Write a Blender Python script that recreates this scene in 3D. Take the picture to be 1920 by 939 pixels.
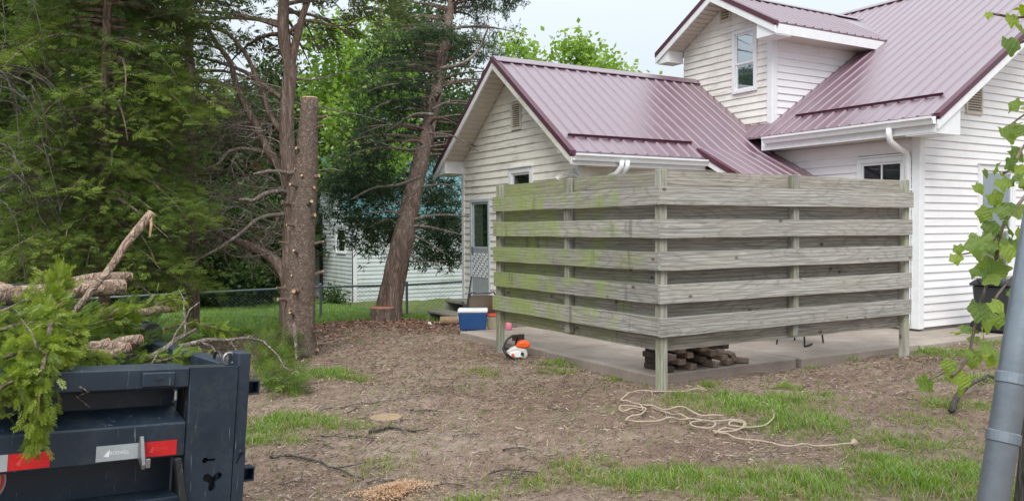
import bpy, bmesh, math, random
import numpy as np
from mathutils import Vector, Matrix
random.seed(7); rng = np.random.default_rng(11)
R = math.radians
for o in list(bpy.data.objects): bpy.data.objects.remove(o)
C = bpy.context.scene.collection
SC = bpy.context.scene

# ---------------------------------------------------------------- camera, sky, sun, exposure
F_PX, YAW, PITCH, CAM_H = 1560.0, 30.8, 1.45, 1.65
SN, CS = math.sin(R(YAW)), math.cos(R(YAW))
cam_d = bpy.data.cameras.new('camera'); cam = bpy.data.objects.new('camera', cam_d); C.objects.link(cam)
cam_d.sensor_width = 36; cam_d.lens = 36 * F_PX / 1920; cam_d.clip_start = .05; cam_d.clip_end = 900
cam.location = (0, 0, CAM_H)
cam.rotation_euler = (Matrix.Rotation(R(-YAW), 3, 'Z') @ Matrix.Rotation(R(90 - PITCH), 3, 'X') @ Matrix.Rotation(R(-.3), 3, 'Z')).to_euler()
SC.camera = cam
SUN_EL, SUN_AZ = 50, 222          # azimuth: direction the light comes from, degrees clockwise from +Y
w = bpy.data.worlds.new('World'); SC.world = w; w.use_nodes = True
nt = w.node_tree; nt.nodes.clear()
sky = nt.nodes.new('ShaderNodeTexSky'); sky.sky_type = 'NISHITA'; sky.sun_disc = False
sky.sun_elevation = R(SUN_EL); sky.sun_rotation = R(SUN_AZ); sky.air_density = 1; sky.dust_density = 3
mx = nt.nodes.new('ShaderNodeMix'); mx.data_type = 'RGBA'; mx.inputs[0].default_value = .86
# overcast dome: brighter overhead than at the horizon (standard overcast sky, 1 + 2 sin elevation)
gn = nt.nodes.new('ShaderNodeNewGeometry'); sx = nt.nodes.new('ShaderNodeSeparateXYZ'); nt.links.new(gn.outputs['Incoming'], sx.inputs[0])
ab = nt.nodes.new('ShaderNodeMath'); ab.operation = 'ABSOLUTE'; nt.links.new(sx.outputs[2], ab.inputs[0])
ma = nt.nodes.new('ShaderNodeMath'); ma.operation = 'MULTIPLY_ADD'; ma.inputs[1].default_value = 2 / 3; ma.inputs[2].default_value = 1 / 3; nt.links.new(ab.outputs[0], ma.inputs[0])
vm = nt.nodes.new('ShaderNodeVectorMath'); vm.operation = 'SCALE'; vm.inputs[0].default_value = (10.6, 11.5, 12.1); nt.links.new(ma.outputs[0], vm.inputs['Scale']); nt.links.new(vm.outputs[0], mx.inputs[7])
bg = nt.nodes.new('ShaderNodeBackground'); bg.inputs[1].default_value = .1
wo = nt.nodes.new('ShaderNodeOutputWorld')
nt.links.new(sky.outputs[0], mx.inputs[6]); nt.links.new(mx.outputs[2], bg.inputs[0]); nt.links.new(bg.outputs[0], wo.inputs[0])
sd = bpy.data.lights.new('sun', 'SUN'); sd.energy = 1.5; sd.angle = R(35); sd.color = (1, .97, .92)
so = bpy.data.objects.new('sun', sd); C.objects.link(so)
sdir = Vector((math.sin(R(SUN_AZ)) * math.cos(R(SUN_EL)), math.cos(R(SUN_AZ)) * math.cos(R(SUN_EL)), math.sin(R(SUN_EL))))
so.rotation_euler = sdir.to_track_quat('Z', 'Y').to_euler(); so.location = sdir * 60
vs = SC.view_settings; vs.view_transform = 'Standard'; vs.look = 'None'; vs.exposure = .85; SC.cycles.max_bounces = 14; SC.cycles.diffuse_bounces = 7; SC.cycles.transmission_bounces = 8; SC.cycles.transparent_max_bounces = 12; vs.gamma = 1; vs.use_curve_mapping = False

# ---------------------------------------------------------------- places
def LD(l, d): return Vector((CS * l + SN * d, -SN * l + CS * d, 0))     # lateral, depth -> ground plan
def W(px, py, d):                                                       # a point d metres in front of the viewpoint
    p = LD((px - 960) / F_PX * d, d); p.z = CAM_H - (py - 430) / F_PX * d; return p
def ldof(x, y): return CS * x - SN * y, SN * x + CS * y
def sstep(a, b, x): t = np.clip((x - a) / (b - a), 0, 1); return t * t * (3 - 2 * t)
_lat = rng.random((64, 64))
def vnoise(x, y, s):
    x = np.asarray(x, float) * s; y = np.asarray(y, float) * s
    xi = np.floor(x).astype(int); yi = np.floor(y).astype(int); fx = x - xi; fy = y - yi
    fx = fx * fx * (3 - 2 * fx); fy = fy * fy * (3 - 2 * fy); g = lambda a, b: _lat[a % 64, b % 64]
    return (g(xi, yi) * (1 - fx) + g(xi + 1, yi) * fx) * (1 - fy) + (g(xi, yi + 1) * (1 - fx) + g(xi + 1, yi + 1) * fx) * fy
def gz(x, y):
    x = np.asarray(x, float); y = np.asarray(y, float); l, d = ldof(x, y)
    z = -.9 * (1 - np.exp(-np.maximum(d - 13, 0) / 17.0))
    z = z + .05 * (vnoise(x, y, .9) - .5) * sstep(3, 5, d) + .055 * (vnoise(x + 9, y, 3.1) - .5) + .035 * (vnoise(x, y + 5, 8) - .5)
    lt, dt = (718 - 960) / F_PX * 15, 15
    z = z + .16 * np.exp(-((l - lt) ** 2 + (d - dt) ** 2) / 1.2)
    return z
def gzf(x, y): return float(gz(x, y))
def G(px, py, z=0.0):
    d = F_PX * (CAM_H - z) / (py - 430); p = LD((px - 960) / F_PX * d, d); p.z = z; return p
def GG(px, py):                                                          # the same on the uneven ground
    z = 0
    for _ in range(6): p = G(px, py, z); z = gzf(p.x, p.y)
    p.z = z; return p

# ---------------------------------------------------------------- meshes and objects
class MB:
    def __init__(s): s.v = []; s.f = []
    def quad(s, *p): i = len(s.v); s.v += [tuple(q) for q in p]; s.f.append(tuple(range(i, i + len(p)))); return s
    def box(s, x0, x1, y0, y1, z0, z1):
        i = len(s.v)
        s.v += [(x0, y0, z0), (x1, y0, z0), (x1, y1, z0), (x0, y1, z0), (x0, y0, z1), (x1, y0, z1), (x1, y1, z1), (x0, y1, z1)]
        s.f += [tuple(i + k for k in f) for f in ((3, 2, 1, 0), (4, 5, 6, 7), (0, 1, 5, 4), (1, 2, 6, 5), (2, 3, 7, 6), (3, 0, 4, 7))]; return s
    def hexa(s, p):                     # eight corners, order as box
        i = len(s.v); s.v += [tuple(q) for q in p]
        s.f += [tuple(i + k for k in f) for f in ((3, 2, 1, 0), (4, 5, 6, 7), (0, 1, 5, 4), (1, 2, 6, 5), (2, 3, 7, 6), (3, 0, 4, 7))]; return s
    def bar(s, a, b, w, h, up=(0, 0, 1)):
        a = Vector(a); b = Vector(b); d = (b - a).normalized(); u = Vector(up)
        sd = d.cross(u); sd = sd.normalized() if sd.length > 1e-4 else d.orthogonal().normalized(); u = sd.cross(d).normalized()
        q = [a - sd * w / 2 - u * h / 2, b - sd * w / 2 - u * h / 2, b + sd * w / 2 - u * h / 2, a + sd * w / 2 - u * h / 2]
        return s.hexa(q + [p + u * h for p in q])
    def prism(s, pts, d):               # polygon of 3D points pushed along d
        n = len(pts); i = len(s.v); d = Vector(d); s.v += [tuple(p) for p in pts] + [tuple(Vector(p) + d) for p in pts]
        s.f += [tuple(range(i + n - 1, i - 1, -1)), tuple(range(i + n, i + 2 * n))]
        s.f += [(i + k, i + (k + 1) % n, i + n + (k + 1) % n, i + n + k) for k in range(n)]; return s
    def tube(s, path, rad, sides=8, cap=True, jit=0.0):
        P = [Vector(p) for p in path]; n = len(P)
        rad = list(rad) if hasattr(rad, '__len__') else [rad] * n
        t0 = (P[1] - P[0]).normalized(); u = t0.orthogonal().normalized(); base = len(s.v)
        for k in range(n):
            t = (P[min(k + 1, n - 1)] - P[max(k - 1, 0)]).normalized()
            u = u - t * u.dot(t); u = u.normalized() if u.length > 1e-6 else t.orthogonal().normalized(); v = t.cross(u)
            for j in range(sides):
                a = 2 * math.pi * j / sides; r = rad[k] * (1 + (random.random() - .5) * jit)
                s.v.append(tuple(P[k] + (u * math.cos(a) + v * math.sin(a)) * r))
        for k in range(n - 1):
            for j in range(sides):
                a = base + k * sides + j; b = base + k * sides + (j + 1) % sides
                s.f.append((a, b, b + sides, a + sides))
        if cap:
            s.f.append(tuple(base + j for j in range(sides - 1, -1, -1))); s.f.append(tuple(base + (n - 1) * sides + j for j in range(sides)))
        return s
    def lathe(s, prof, sides=16, c=(0, 0, 0)):
        base = len(s.v); n = len(prof)
        for r, z in prof:
            for j in range(sides):
                a = 2 * math.pi * j / sides; s.v.append((c[0] + r * math.cos(a), c[1] + r * math.sin(a), c[2] + z))
        for k in range(n - 1):
            for j in range(sides):
                a = base + k * sides + j; b = base + k * sides + (j + 1) % sides; s.f.append((a, b, b + sides, a + sides))
        s.f.append(tuple(base + j for j in range(sides - 1, -1, -1))); s.f.append(tuple(base + (n - 1) * sides + j for j in range(sides))); return s
    def mesh(s, name, bevel=0, smooth=False, origin=None):
        me = bpy.data.meshes.new(name)
        v = s.v if origin is None else [(a - origin[0], b - origin[1], c - origin[2]) for a, b, c in s.v]
        me.from_pydata(v, [], s.f)
        if bevel:
            bm = bmesh.new(); bm.from_mesh(me); bmesh.ops.bevel(bm, geom=bm.edges[:], offset=bevel, segments=1, affect='EDGES', clamp_overlap=True)
            bm.to_mesh(me); bm.free()
        if smooth: me.polygons.foreach_set('use_smooth', [True] * len(me.polygons))
        me.update(); return me
def obj(name, me, mat, parent=None, loc=None):
    if isinstance(me, MB): me = me.mesh(name)
    o = bpy.data.objects.new(name, me); C.objects.link(o)
    if mat is not None and not me.materials: me.materials.append(mat)
    if parent is not None: o.parent = parent
    if loc is not None: o.location = loc
    return o
def tag(o, label=None, cat=None, group=None, kind=None):
    if label: o['label'] = label
    if cat: o['category'] = cat
    if group: o['group'] = group
    if kind: o['kind'] = kind
    return o
def thing(name, label, cat, loc=(0, 0, 0), rot=(0, 0, 0), group=None):
    o = bpy.data.objects.new(name, None); C.objects.link(o); o.empty_display_size = .1
    o.location = loc; o.rotation_euler = rot; return tag(o, label, cat, group)
def part(parent, name, mb, mat, bevel=0, smooth=False, world=False):   # world: coordinates given in the scene's axes
    root = parent
    while root.parent is not None: root = root.parent
    org = tuple(root.location) if world else None
    return obj(name, mb.mesh(name, bevel, smooth, org), mat, parent)
def np_mesh(name, V, Fa, tint=None):
    me = bpy.data.meshes.new(name); V = np.ascontiguousarray(V, dtype=np.float32); Fa = np.ascontiguousarray(Fa, dtype=np.int32)
    me.vertices.add(len(V)); me.vertices.foreach_set('co', V.ravel()); k = Fa.shape[1]
    me.loops.add(Fa.size); me.loops.foreach_set('vertex_index', Fa.ravel())
    me.polygons.add(len(Fa)); me.polygons.foreach_set('loop_start', np.arange(0, Fa.size, k, dtype=np.int32))
    me.update(calc_edges=True)
    if tint is not None:
        a = me.attributes.new('tint', 'FLOAT', 'POINT'); a.data.foreach_set('value', np.ascontiguousarray(tint, dtype=np.float32))
    return me
def nrm(a): return a / np.maximum(np.linalg.norm(a, axis=-1, keepdims=True), 1e-9)
def inst(tv, tf, pos, dirs, ups, scale, tint):                          # copies of a small leaf shape, joined into one mesh
    x = nrm(np.asarray(dirs, float)); y = nrm(np.cross(ups, x)); z = np.cross(x, y)
    Rm = np.stack([x, y, z], axis=1)                                    # rows are axes
    sc = np.asarray(scale, float)
    if sc.ndim == 1: sc = sc[:, None]
    V = np.einsum('vk,nkj->nvj', tv, Rm) * sc[:, :, None] + np.asarray(pos)[:, None, :]
    n, k = len(pos), len(tv)
    Fa = (tf[None] + (np.arange(n) * k)[:, None, None]).reshape(-1, tf.shape[1])
    return V.reshape(-1, 3), Fa, np.repeat(np.asarray(tint, float), k)
def joinm(*ms):
    Vs, Fs, Ts, b = [], [], [], 0
    for V, Fa, t in ms: Vs.append(V); Fs.append(Fa + b); Ts.append(t); b += len(V)
    return np.concatenate(Vs), np.concatenate(Fs), np.concatenate(Ts)

# ---------------------------------------------------------------- materials
class N:
    def __init__(s, name):
        s.m = bpy.data.materials.new(name); s.m.use_nodes = True; s.t = s.m.node_tree; s.t.nodes.clear()
        s.out = s.t.nodes.new('ShaderNodeOutputMaterial')
    def __call__(s, typ, ins=None, **at):
        n = s.t.nodes.new(typ)
        for k, v in at.items(): setattr(n, k, v)
        for k, v in (ins or {}).items():
            if isinstance(v, bpy.types.NodeSocket): s.t.links.new(v, n.inputs[k])
            else: n.inputs[k].default_value = v
        return n
    def co(s, scale=(1, 1, 1), rnd=0.0, kind='Object'):
        v = s('ShaderNodeTexCoord').outputs[kind]
        if rnd:
            r = s('ShaderNodeObjectInfo').outputs['Random']; m = s('ShaderNodeMath', {0: r, 1: rnd}, operation='MULTIPLY').outputs[0]
            v = s('ShaderNodeVectorMath', {0: v, 1: m}, operation='ADD').outputs[0]
        return s('ShaderNodeMapping', {0: v, 3: scale}).outputs[0]
    def noise(s, vec, scale=5, detail=4, rough=.6, dist=0): return s('ShaderNodeTexNoise', {'Vector': vec, 'Scale': scale, 'Detail': detail, 'Roughness': rough, 'Distortion': dist}).outputs[0]
    def ramp(s, fac, stops):
        n = s('ShaderNodeValToRGB', {0: fac}); e = n.color_ramp.elements
        while len(e) < len(stops): e.new(.5)
        for k, (p, c) in enumerate(stops): e[k].position = p; e[k].color = (c[0], c[1], c[2], 1) if hasattr(c, '__len__') else (c, c, c, 1)
        return n.outputs[0]
    def mix(s, f, a, b, mode='MIX'):
        n = s('ShaderNodeMix', data_type='RGBA', blend_type=mode)
        for i, v in ((0, f), (6, a), (7, b)):
            if isinstance(v, bpy.types.NodeSocket): s.t.links.new(v, n.inputs[i])
            else: n.inputs[i].default_value = v if i == 0 else (v[0], v[1], v[2], 1)
        return n.outputs[2]
    def math(s, op, a, b=0.0): return s('ShaderNodeMath', {0: a, 1: b, 2: 0.0}, operation=op).outputs[0]
    def bump(s, h, st=.5, dist=.01): return s('ShaderNodeBump', {'Strength': st, 'Distance': dist, 'Height': h}).outputs[0]
    def bsdf(s, col, rough=.6, nrm=None, spec=.5, metal=0.0, **k):
        b = s('ShaderNodeBsdfPrincipled', {'Roughness': rough, 'Metallic': metal, 'Specular IOR Level': spec})
        if isinstance(col, bpy.types.NodeSocket): s.t.links.new(col, b.inputs[0])
        else: b.inputs[0].default_value = (col[0], col[1], col[2], 1)
        if nrm is not None: s.t.links.new(nrm, b.inputs['Normal'])
        for kk, v in k.items():
            q = b.inputs[kk.replace('_', ' ')]
            if isinstance(v, bpy.types.NodeSocket): s.t.links.new(v, q)
            else: q.default_value = v
        s.t.links.new(b.outputs[0], s.out.inputs[0]); return s.m
def plain(name, col, rough=.5, var=.25, scale=9, metal=0.0, spec=.5, bump=.15):
    n = N(name); c = n.co(rnd=17); f = n.noise(c, scale, 5, .65); g = n.noise(c, scale * 6, 3)
    lo = [x * (1 - var) for x in col]; hi = [min(1, x * (1 + var)) for x in col]
    return n.bsdf(n.ramp(f, [(.3, lo), (.7, hi)]), n.ramp(g, [(.3, max(0, rough - .1)), (.7, min(1, rough + .12))]), n.bump(g, bump, .004), spec, metal)
def siding(name, base, dirt, amt, green=0.0):
    n = N(name); c = n.co(); f = n.noise(c, 1.1, 5, .7); g = n.noise(n.co((.5, .5, 9)), 4, 4, .7); h = n.noise(c, 30, 2)
    s1 = n.noise(n.co((2.2, 2.2, .35)), 3, 4, .6)
    k = n.math('MULTIPLY', n.ramp(f, [(.42, 0), (.72, 1)]), n.ramp(g, [(.4, 0), (.65, 1)]))
    k = n.math('MULTIPLY', k, amt); col = n.mix(k, base, dirt)
    col = n.mix(n.math('MULTIPLY', n.ramp(s1, [(.5, 0), (.75, 1)]), amt * .35), col, [x * .72 for x in base])
    if green: col = n.mix(n.math('MULTIPLY', n.ramp(n.noise(n.co((1, 1, .6)), 2.2, 5, .7), [(.52, 0), (.7, 1)]), green), col, (.33, .38, .17))
    return n.bsdf(col, .42, n.bump(h, .06, .003), .35)
def wood(name, axis, green, shade_tone=(1, 1, 1)):
    n = N(name); st = [9, 9, 9]; st[axis] = .55
    c = n.co(st, rnd=31); f = n.noise(c, 2.6, 6, .65, 1.6); fine = n.noise(c, 12, 4, .7, .4); st2 = [1.5, 1.5, 1.5]; st2[axis] = .8; b = n.noise(n.co(st2, rnd=13), 1.3, 3)
    wv = n('ShaderNodeTexWave', {'Vector': n.co([2.5 if i != axis else .22 for i in range(3)], rnd=23), 'Scale': 3.2, 'Distortion': 9, 'Detail': 3, 'Detail Scale': .8}, bands_direction='Z' if axis != 2 else 'X').outputs[0]
    col = n.ramp(f, [(.27, (.19, .18, .165)), (.48, (.35, .34, .318)), (.74, (.56, .55, .525))])
    col = n.mix(n.ramp(wv, [(.0, .7), (.25, 0)]), col, (.14, .125, .11))
    col = n.mix(n.ramp(fine, [(.3, .4), (.44, 0)]), col, (.17, .15, .13))
    col = n.mix(n.ramp(b, [(.35, 0), (.75, .5)]), col, (.40, .36, .305))
    kst = [2.6, 2.6, 2.6]; kst[axis] = 1.5
    v = n('ShaderNodeTexVoronoi', {'Vector': n.co(kst, rnd=57), 'Scale': 1.6}).outputs[0]
    col = n.mix(n.ramp(v, [(.06, .9), (.1, .0)]), col, (.11, .085, .06))
    vk = n('ShaderNodeTexVoronoi', {'Vector': n.co([.62 if i == axis else 3.6 for i in range(3)], rnd=57), 'Scale': 1.1}).outputs[0]
    rg = n.math('SINE', n.math('ADD', n.math('MULTIPLY', vk, 46), n.math('MULTIPLY', f, 7))); col = n.mix(n.ramp(rg, [(.55, 0), (1, .34)]), col, (.16, .14, .12))
    tone = n.ramp(n('ShaderNodeObjectInfo').outputs['Random'], [(0, [.76 * q for q in shade_tone]), (1, [1.12 * q for q in shade_tone])]); col = n.mix(1.0, col, tone, 'MULTIPLY')
    if green:
        gn = n.noise(n.co((1.3, 1.3, 1.2), kind='Object', rnd=5), 2.1, 5, .62)
        if axis == 0:
            sx_ = n('ShaderNodeSeparateXYZ', {0: n('ShaderNodeTexCoord').outputs['Object']}).outputs[0]; gn = n.math('ADD', gn, n.math('MULTIPLY', n.math('SUBTRACT', sx_, 2.0), .085))
        gk = n.math('MULTIPLY', n.math('MULTIPLY', n.ramp(gn, [(.36, 0), (.58, 1)]), n.ramp(n.math('ADD', fine, n.math('MULTIPLY', f, .6)), [(.55, .35), (1, 1)])), green)
        col = n.mix(n.math('MULTIPLY', gk, n.ramp(n.noise(n.co((4, 4, .5), rnd=3), 2.4, 4, .6), [(.35, .35), (.6, 1)])), col, (.24, .33, .045))
        col = n.mix(n.ramp(n.noise(n.co((3, 3, .3), rnd=9), 2.5, 4), [(.6, 0), (.72, .55)]), col, (.07, .065, .05))
    return n.bsdf(col, .85, n.bump(n.math('ADD', f, n.math('MULTIPLY', fine, .8)), .55, .006), .2)
def leafm(name, stops, trans=.35, rough=.5, gloss=.18):
    n = N(name); a = n('ShaderNodeAttribute', attribute_name='tint').outputs['Fac']
    col = n.ramp(a, stops); d = n('ShaderNodeBsdfDiffuse', {0: col}).outputs[0]
    hs = n('ShaderNodeHueSaturation', {'Saturation': 1.15, 'Value': 1.25, 'Color': col}).outputs[0]
    t = n('ShaderNodeBsdfTranslucent', {0: hs}).outputs[0]; mxs = n('ShaderNodeMixShader', {0: trans, 1: d, 2: t}).outputs[0]
    g = n('ShaderNodeBsdfGlossy', {0: (1, 1, 1, 1), 'Roughness': rough}).outputs[0]; fr = n('ShaderNodeFresnel', {0: 1.35}).outputs[0]
    m2 = n('ShaderNodeMixShader', {0: n.math('MULTIPLY', fr, gloss), 1: mxs, 2: g}).outputs[0]
    n.t.links.new(m2, n.out.inputs[0]); return n.m
def bark(name, a, b, c, sc=1.0, st=.25):
    n = N(name); v = n.co((sc, sc, sc * st)); f = n.noise(v, 9, 6, .72, .5); g = n.noise(v, 34, 4, .7); q = n.noise(n.co(), 1.7, 3)
    ridge = n.ramp(n.math('ABSOLUTE', n.math('SUBTRACT', n.noise(v, 14, 3, .6, .8), .5)), [(0, 0), (.16, 1)])
    col = n.ramp(f, [(.28, a), (.5, b), (.74, c)]); col = n.mix(n.ramp(ridge, [(0, .6), (.6, 0)]), col, [x * .35 for x in a]); col = n.mix(n.ramp(q, [(.4, 0), (.75, .35)]), col, (.2, .19, .16))
    return n.bsdf(col, .9, n.bump(n.math('ADD', n.math('ADD', f, ridge), n.math('MULTIPLY', g, .5)), .9, .02), .15)
MT = {}
MT['white'] = siding('siding_white', (.81, .80, .815), (.42, .37, .31), .35)
MT['cream'] = siding('siding_cream', (.86, .825, .755), (.13, .125, .1), .85, .1)
MT['dorm'] = siding('siding_dormer', (.81, .785, .745), (.2, .17, .13), .75)
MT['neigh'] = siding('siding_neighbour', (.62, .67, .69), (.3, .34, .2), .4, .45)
MT['trim'] = plain('trim_white', (.77, .78, .8), .38, .06)
MT['trimd'] = siding('trim_mildewed', (.7, .69, .64), (.16, .18, .09), .9, .5)
MT['soffit'] = plain('soffit_vinyl', (.58, .53, .46), .5, .07)
def metalroof():
    n = N('roof_burgundy'); c = n.co(); f = n.noise(c, 1.6, 5, .65); g = n.noise(n.co((1, 1, 1)), 45, 3)
    col = n.ramp(f, [(.3, (.135, .067, .098)), (.7, (.18, .095, .13))]); col = n.mix(n.ramp(g, [(.55, 0), (.8, .15)]), col, (.3, .22, .24))
    stk = n.noise(n.co((2.5, 2.5, .25)), 2.2, 5, .65); col = n.mix(n.ramp(stk, [(.5, 0), (.72, .3)]), col, (.24, .17, .18)); wv = n.noise(c, .9, 2)
    return n.bsdf(col, n.ramp(n.math('ADD', f, n.math('SUBTRACT', stk, .5)), [(.25, .3), (.75, .55)]), n.bump(wv, .25, .05), .5, 0, Coat_Weight=1.0, Coat_Roughness=.34, Coat_IOR=2.0)
MT['roof'] = metalroof()
MT['roofd'] = plain('roof_trim_burgundy', (.085, .022, .04), .4, .15)
MT['woodf'] = wood('weathered_board', 0, 0); MT['woodg'] = wood('mossy_board', 0, .95); MT['woodfb'] = wood('inner_board_shaded', 0, 0, (.86, .83, .79)); MT['woodgb'] = wood('inner_mossy_board_shaded', 0, .8, (.86, .83, .79)); MT['post'] = wood('weathered_post', 2, .35)  # inner boards use darker copies: recess shade put into the wood tone
MT['bark_red'] = bark('cedar_bark', (.14, .096, .078), (.27, .195, .16), (.42, .325, .28), 1, .16)
MT['bark_top'] = bark('spruce_bark', (.15, .105, .083), (.29, .215, .172), (.43, .34, .28), 2.2, .9)
MT['bark_grey'] = bark('grey_bark', (.05, .045, .04), (.11, .1, .085), (.21, .195, .17), 1, .25)
MT['bark_bare'] = bark('dead_branch', (.2, .155, .13), (.36, .3, .26), (.52, .46, .41), 1.5, .6)
MT['log'] = bark('peeled_log', (.3, .2, .14), (.48, .345, .265), (.62, .49, .4), 1.2, .5)
MT['cut'] = plain('cut_wood', (.52, .33, .2), .8, .3, 30); MT['heart'] = plain('cut_heartwood', (.46, .2, .12), .8, .3, 25)
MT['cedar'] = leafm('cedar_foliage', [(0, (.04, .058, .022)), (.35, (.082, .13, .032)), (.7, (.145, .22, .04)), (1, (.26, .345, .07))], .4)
MT['cedard'] = leafm('cedar_foliage_dull', [(0, (.2, .12, .075)), (.15, (.14, .11, .07)), (.4, (.08, .12, .042)), (.8, (.115, .17, .05)), (1, (.17, .23, .07))], .42)
MT['pine'] = leafm('dark_conifer_foliage', [(0, (.03, .05, .03)), (.5, (.055, .092, .045)), (1, (.105, .165, .065))], .4)
MT['fresh'] = leafm('cut_cedar_foliage', [(0, (.09, .12, .025)), (.4, (.16, .23, .032)), (.75, (.27, .35, .05)), (1, (.4, .46, .11))], .45)
MT['leaf'] = leafm('woodland_leaves', [(0, (.035, .06, .025)), (.5, (.06, .105, .032)), (1, (.1, .165, .045))], .4)
MT['leafb'] = leafm('bright_leaves', [(0, (.14, .23, .05)), (.5, (.25, .38, .075)), (1, (.38, .5, .13))], .5)
MT['grass'] = leafm('grass_blades', [(0, (.4, .33, .19)), (.2, (.3, .29, .12)), (.45, (.16, .26, .035)), (.8, (.2, .34, .045)), (1, (.3, .42, .09))], .42)
MT['litter'] = leafm('litter_bits', [(0, (.09, .06, .045)), (.3, (.2, .14, .105)), (.6, (.36, .28, .215)), (.9, (.52, .43, .34)), (1, (.64, .56, .46))], .05)
MT['chips'] = leafm('cedar_chips', [(0, (.17, .085, .06)), (.5, (.33, .18, .13)), (1, (.5, .33, .25))], .05)
MT['dustp'] = leafm('fresh_sawdust', [(0, (.33, .2, .12)), (.5, (.46, .29, .17)), (1, (.56, .4, .27))], .05)
def paint(name, col, rough=.35):
    n = N(name); c = n.co(); f = n.noise(c, 3, 5, .7); g = n.noise(c, 60, 3); sc = n.noise(n.co((30, 30, 2.2)), 2.2, 3, .5, 1)
    k = n.ramp(f, [(.35, [x * .8 for x in col]), (.7, [x * 1.25 for x in col])]); k = n.mix(n.ramp(sc, [(.66, 0), (.7, .5)]), k, (.22, .25, .28)); k = n.mix(n.ramp(n.noise(c, 7, 6, .75), [(.5, 0), (.78, .4)]), k, (.1, .1, .1))
    return n.bsdf(k, n.ramp(f, [(.3, rough - .08), (.7, rough + .15)]), n.bump(g, .07, .002), .5)
MT['tpaint'] = paint('trailer_paint', (.014, .026, .043), .42); MT['tdark'] = paint('trailer_black', (.012, .013, .015), .5)
MT['steel'] = plain('worn_steel', (.3, .3, .31), .4, .3, 20, .8); MT['galv'] = plain('galvanised_pipe', (.2, .235, .27), .4, .14, 8, .45)
MT['dark'] = plain('dark_metal', (.02, .02, .022), .45, .3); MT['rubber'] = plain('tyre_rubber', (.015, .015, .016), .8, .3)
MT['tape_r'] = plain('red_tape', (.55, .018, .02), .25, .1); MT['tape_w'] = plain('silver_tape', (.36, .39, .42), .25, .06); MT['print_w'] = plain('white_print', (.8, .82, .85), .4, .02); MT['print_r'] = plain('red_print', (.68, .06, .055), .4, .03)
MT['decal_g'] = plain('grey_print', (.4, .42, .42), .4, .03)
def glassm(name, tint, tr):
    n = N(name); g = n('ShaderNodeBsdfGlossy', {0: (.9, .95, 1, 1), 'Roughness': .03}).outputs[0]; t = n('ShaderNodeBsdfTransparent', {0: (*tint, 1)}).outputs[0]
    fr = n('ShaderNodeFresnel', {0: 1.5}).outputs[0]; m = n('ShaderNodeMixShader', {0: n.math('MULTIPLY', fr, .5), 1: t, 2: g}).outputs[0]; n.t.links.new(m, n.out.inputs[0]); return n.m
MT['glass'] = glassm('window_glass', (.75, .8, .8), .06)
MT['unlit_panel'] = plain('unlit_depth', (.02, .024, .028), .9, .3); MT['blind'] = plain('window_shade', (.36, .38, .37), .7, .1, 5); MT['screen'] = plain('window_screen', (.13, .15, .165), .7, .1)  # near-black sheet stands for the unlit depth behind panes and louvre slats
MT['doorw'] = plain('storm_door', (.5, .56, .6), .4, .1); MT['doorg'] = plain('door_panel_grey', (.34, .37, .39), .5, .12); MT['curtain'] = plain('door_curtain', (.6, .58, .52), .8, .2, 40)
MT['foundation'] = plain('concrete_block', (.3, .29, .27), .9, .3, 6, bump=.5); MT['teal'] = plain('teal_metal', (.09, .21, .225), .5, .2)
def concrete():
    n = N('patio_concrete'); c = n.co(); f = n.noise(c, 1.4, 6, .7); g = n.noise(c, 40, 4, .7); q = n.noise(c, 5, 5, .75)
    col = n.ramp(f, [(.3, (.22, .18, .15)), (.55, (.335, .285, .245)), (.75, (.43, .38, .335))]); col = n.mix(n.ramp(q, [(.5, 0), (.75, .55)]), col, (.28, .22, .18)); col = n.mix(n.ramp(g, [(.6, 0), (.8, .3)]), col, (.2, .17, .15))
    return n.bsdf(col, .88, n.bump(g, .35, .006), .25)
MT['patio'] = concrete()
def ground_mat():
    n = N('yard_ground'); c = n.co(); a = n('ShaderNodeAttribute', attribute_name='tint').outputs['Fac']
    f = n.noise(c, .55, 6, .65); g = n.noise(c, 5, 6, .75); h = n.noise(c, 55, 5, .8); q = n.noise(c, 1.6, 5, .7)
    col = n.ramp(f, [(.3, (.165, .108, .083)), (.46, (.285, .2, .158)), (.68, (.41, .322, .265))])
    col = n.mix(n.ramp(g, [(.35, .7), (.58, 0)]), col, (.17, .118, .092)); col = n.mix(n.ramp(g, [(.55, 0), (.8, .6)]), col, (.44, .36, .29))
    col = n.mix(n.ramp(h, [(.35, .75), (.52, 0)]), col, (.12, .082, .062)); col = n.mix(n.ramp(h, [(.55, 0), (.75, .7)]), col, (.54, .46, .375))
    col = n.mix(n.ramp(q, [(.5, 0), (.72, .4)]), col, (.27, .26, .15))
    gc = n.ramp(n.noise(c, 6, 5), [(.3, (.09, .13, .035)), (.7, (.16, .21, .06))]); col = n.mix(a, col, gc)
    return n.bsdf(col, .95, n.bump(n.math('ADD', n.math('MULTIPLY', g, 1.0), n.math('MULTIPLY', h, .6)), .9, .035), .1)
MT['ground'] = ground_mat()
MT['brick'] = plain('paver_brick', (.22, .16, .125), .85, .35, 14, bump=.5); MT['brickd'] = plain('paver_brick_dark', (.07, .052, .044), .9, .35, 14, bump=.5)  # darker copy, used for the whole back row and some front bricks
MT['rope'] = plain('tan_rope', (.4, .32, .24), .85, .25, 60, bump=.6)
MT['blue'] = plain('cooler_blue', (.012, .06, .19), .4, .15); MT['coolw'] = plain('cooler_lid', (.72, .73, .72), .45, .06)
MT['fabric'] = plain('brown_mesh_fabric', (.15, .115, .085), .85, .25, 60); MT['tote'] = plain('clouded_tote', (.3, .27, .19), .5, .2, 12); MT['redl'] = plain('red_lid', (.5, .06, .035), .45, .15)
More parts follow.
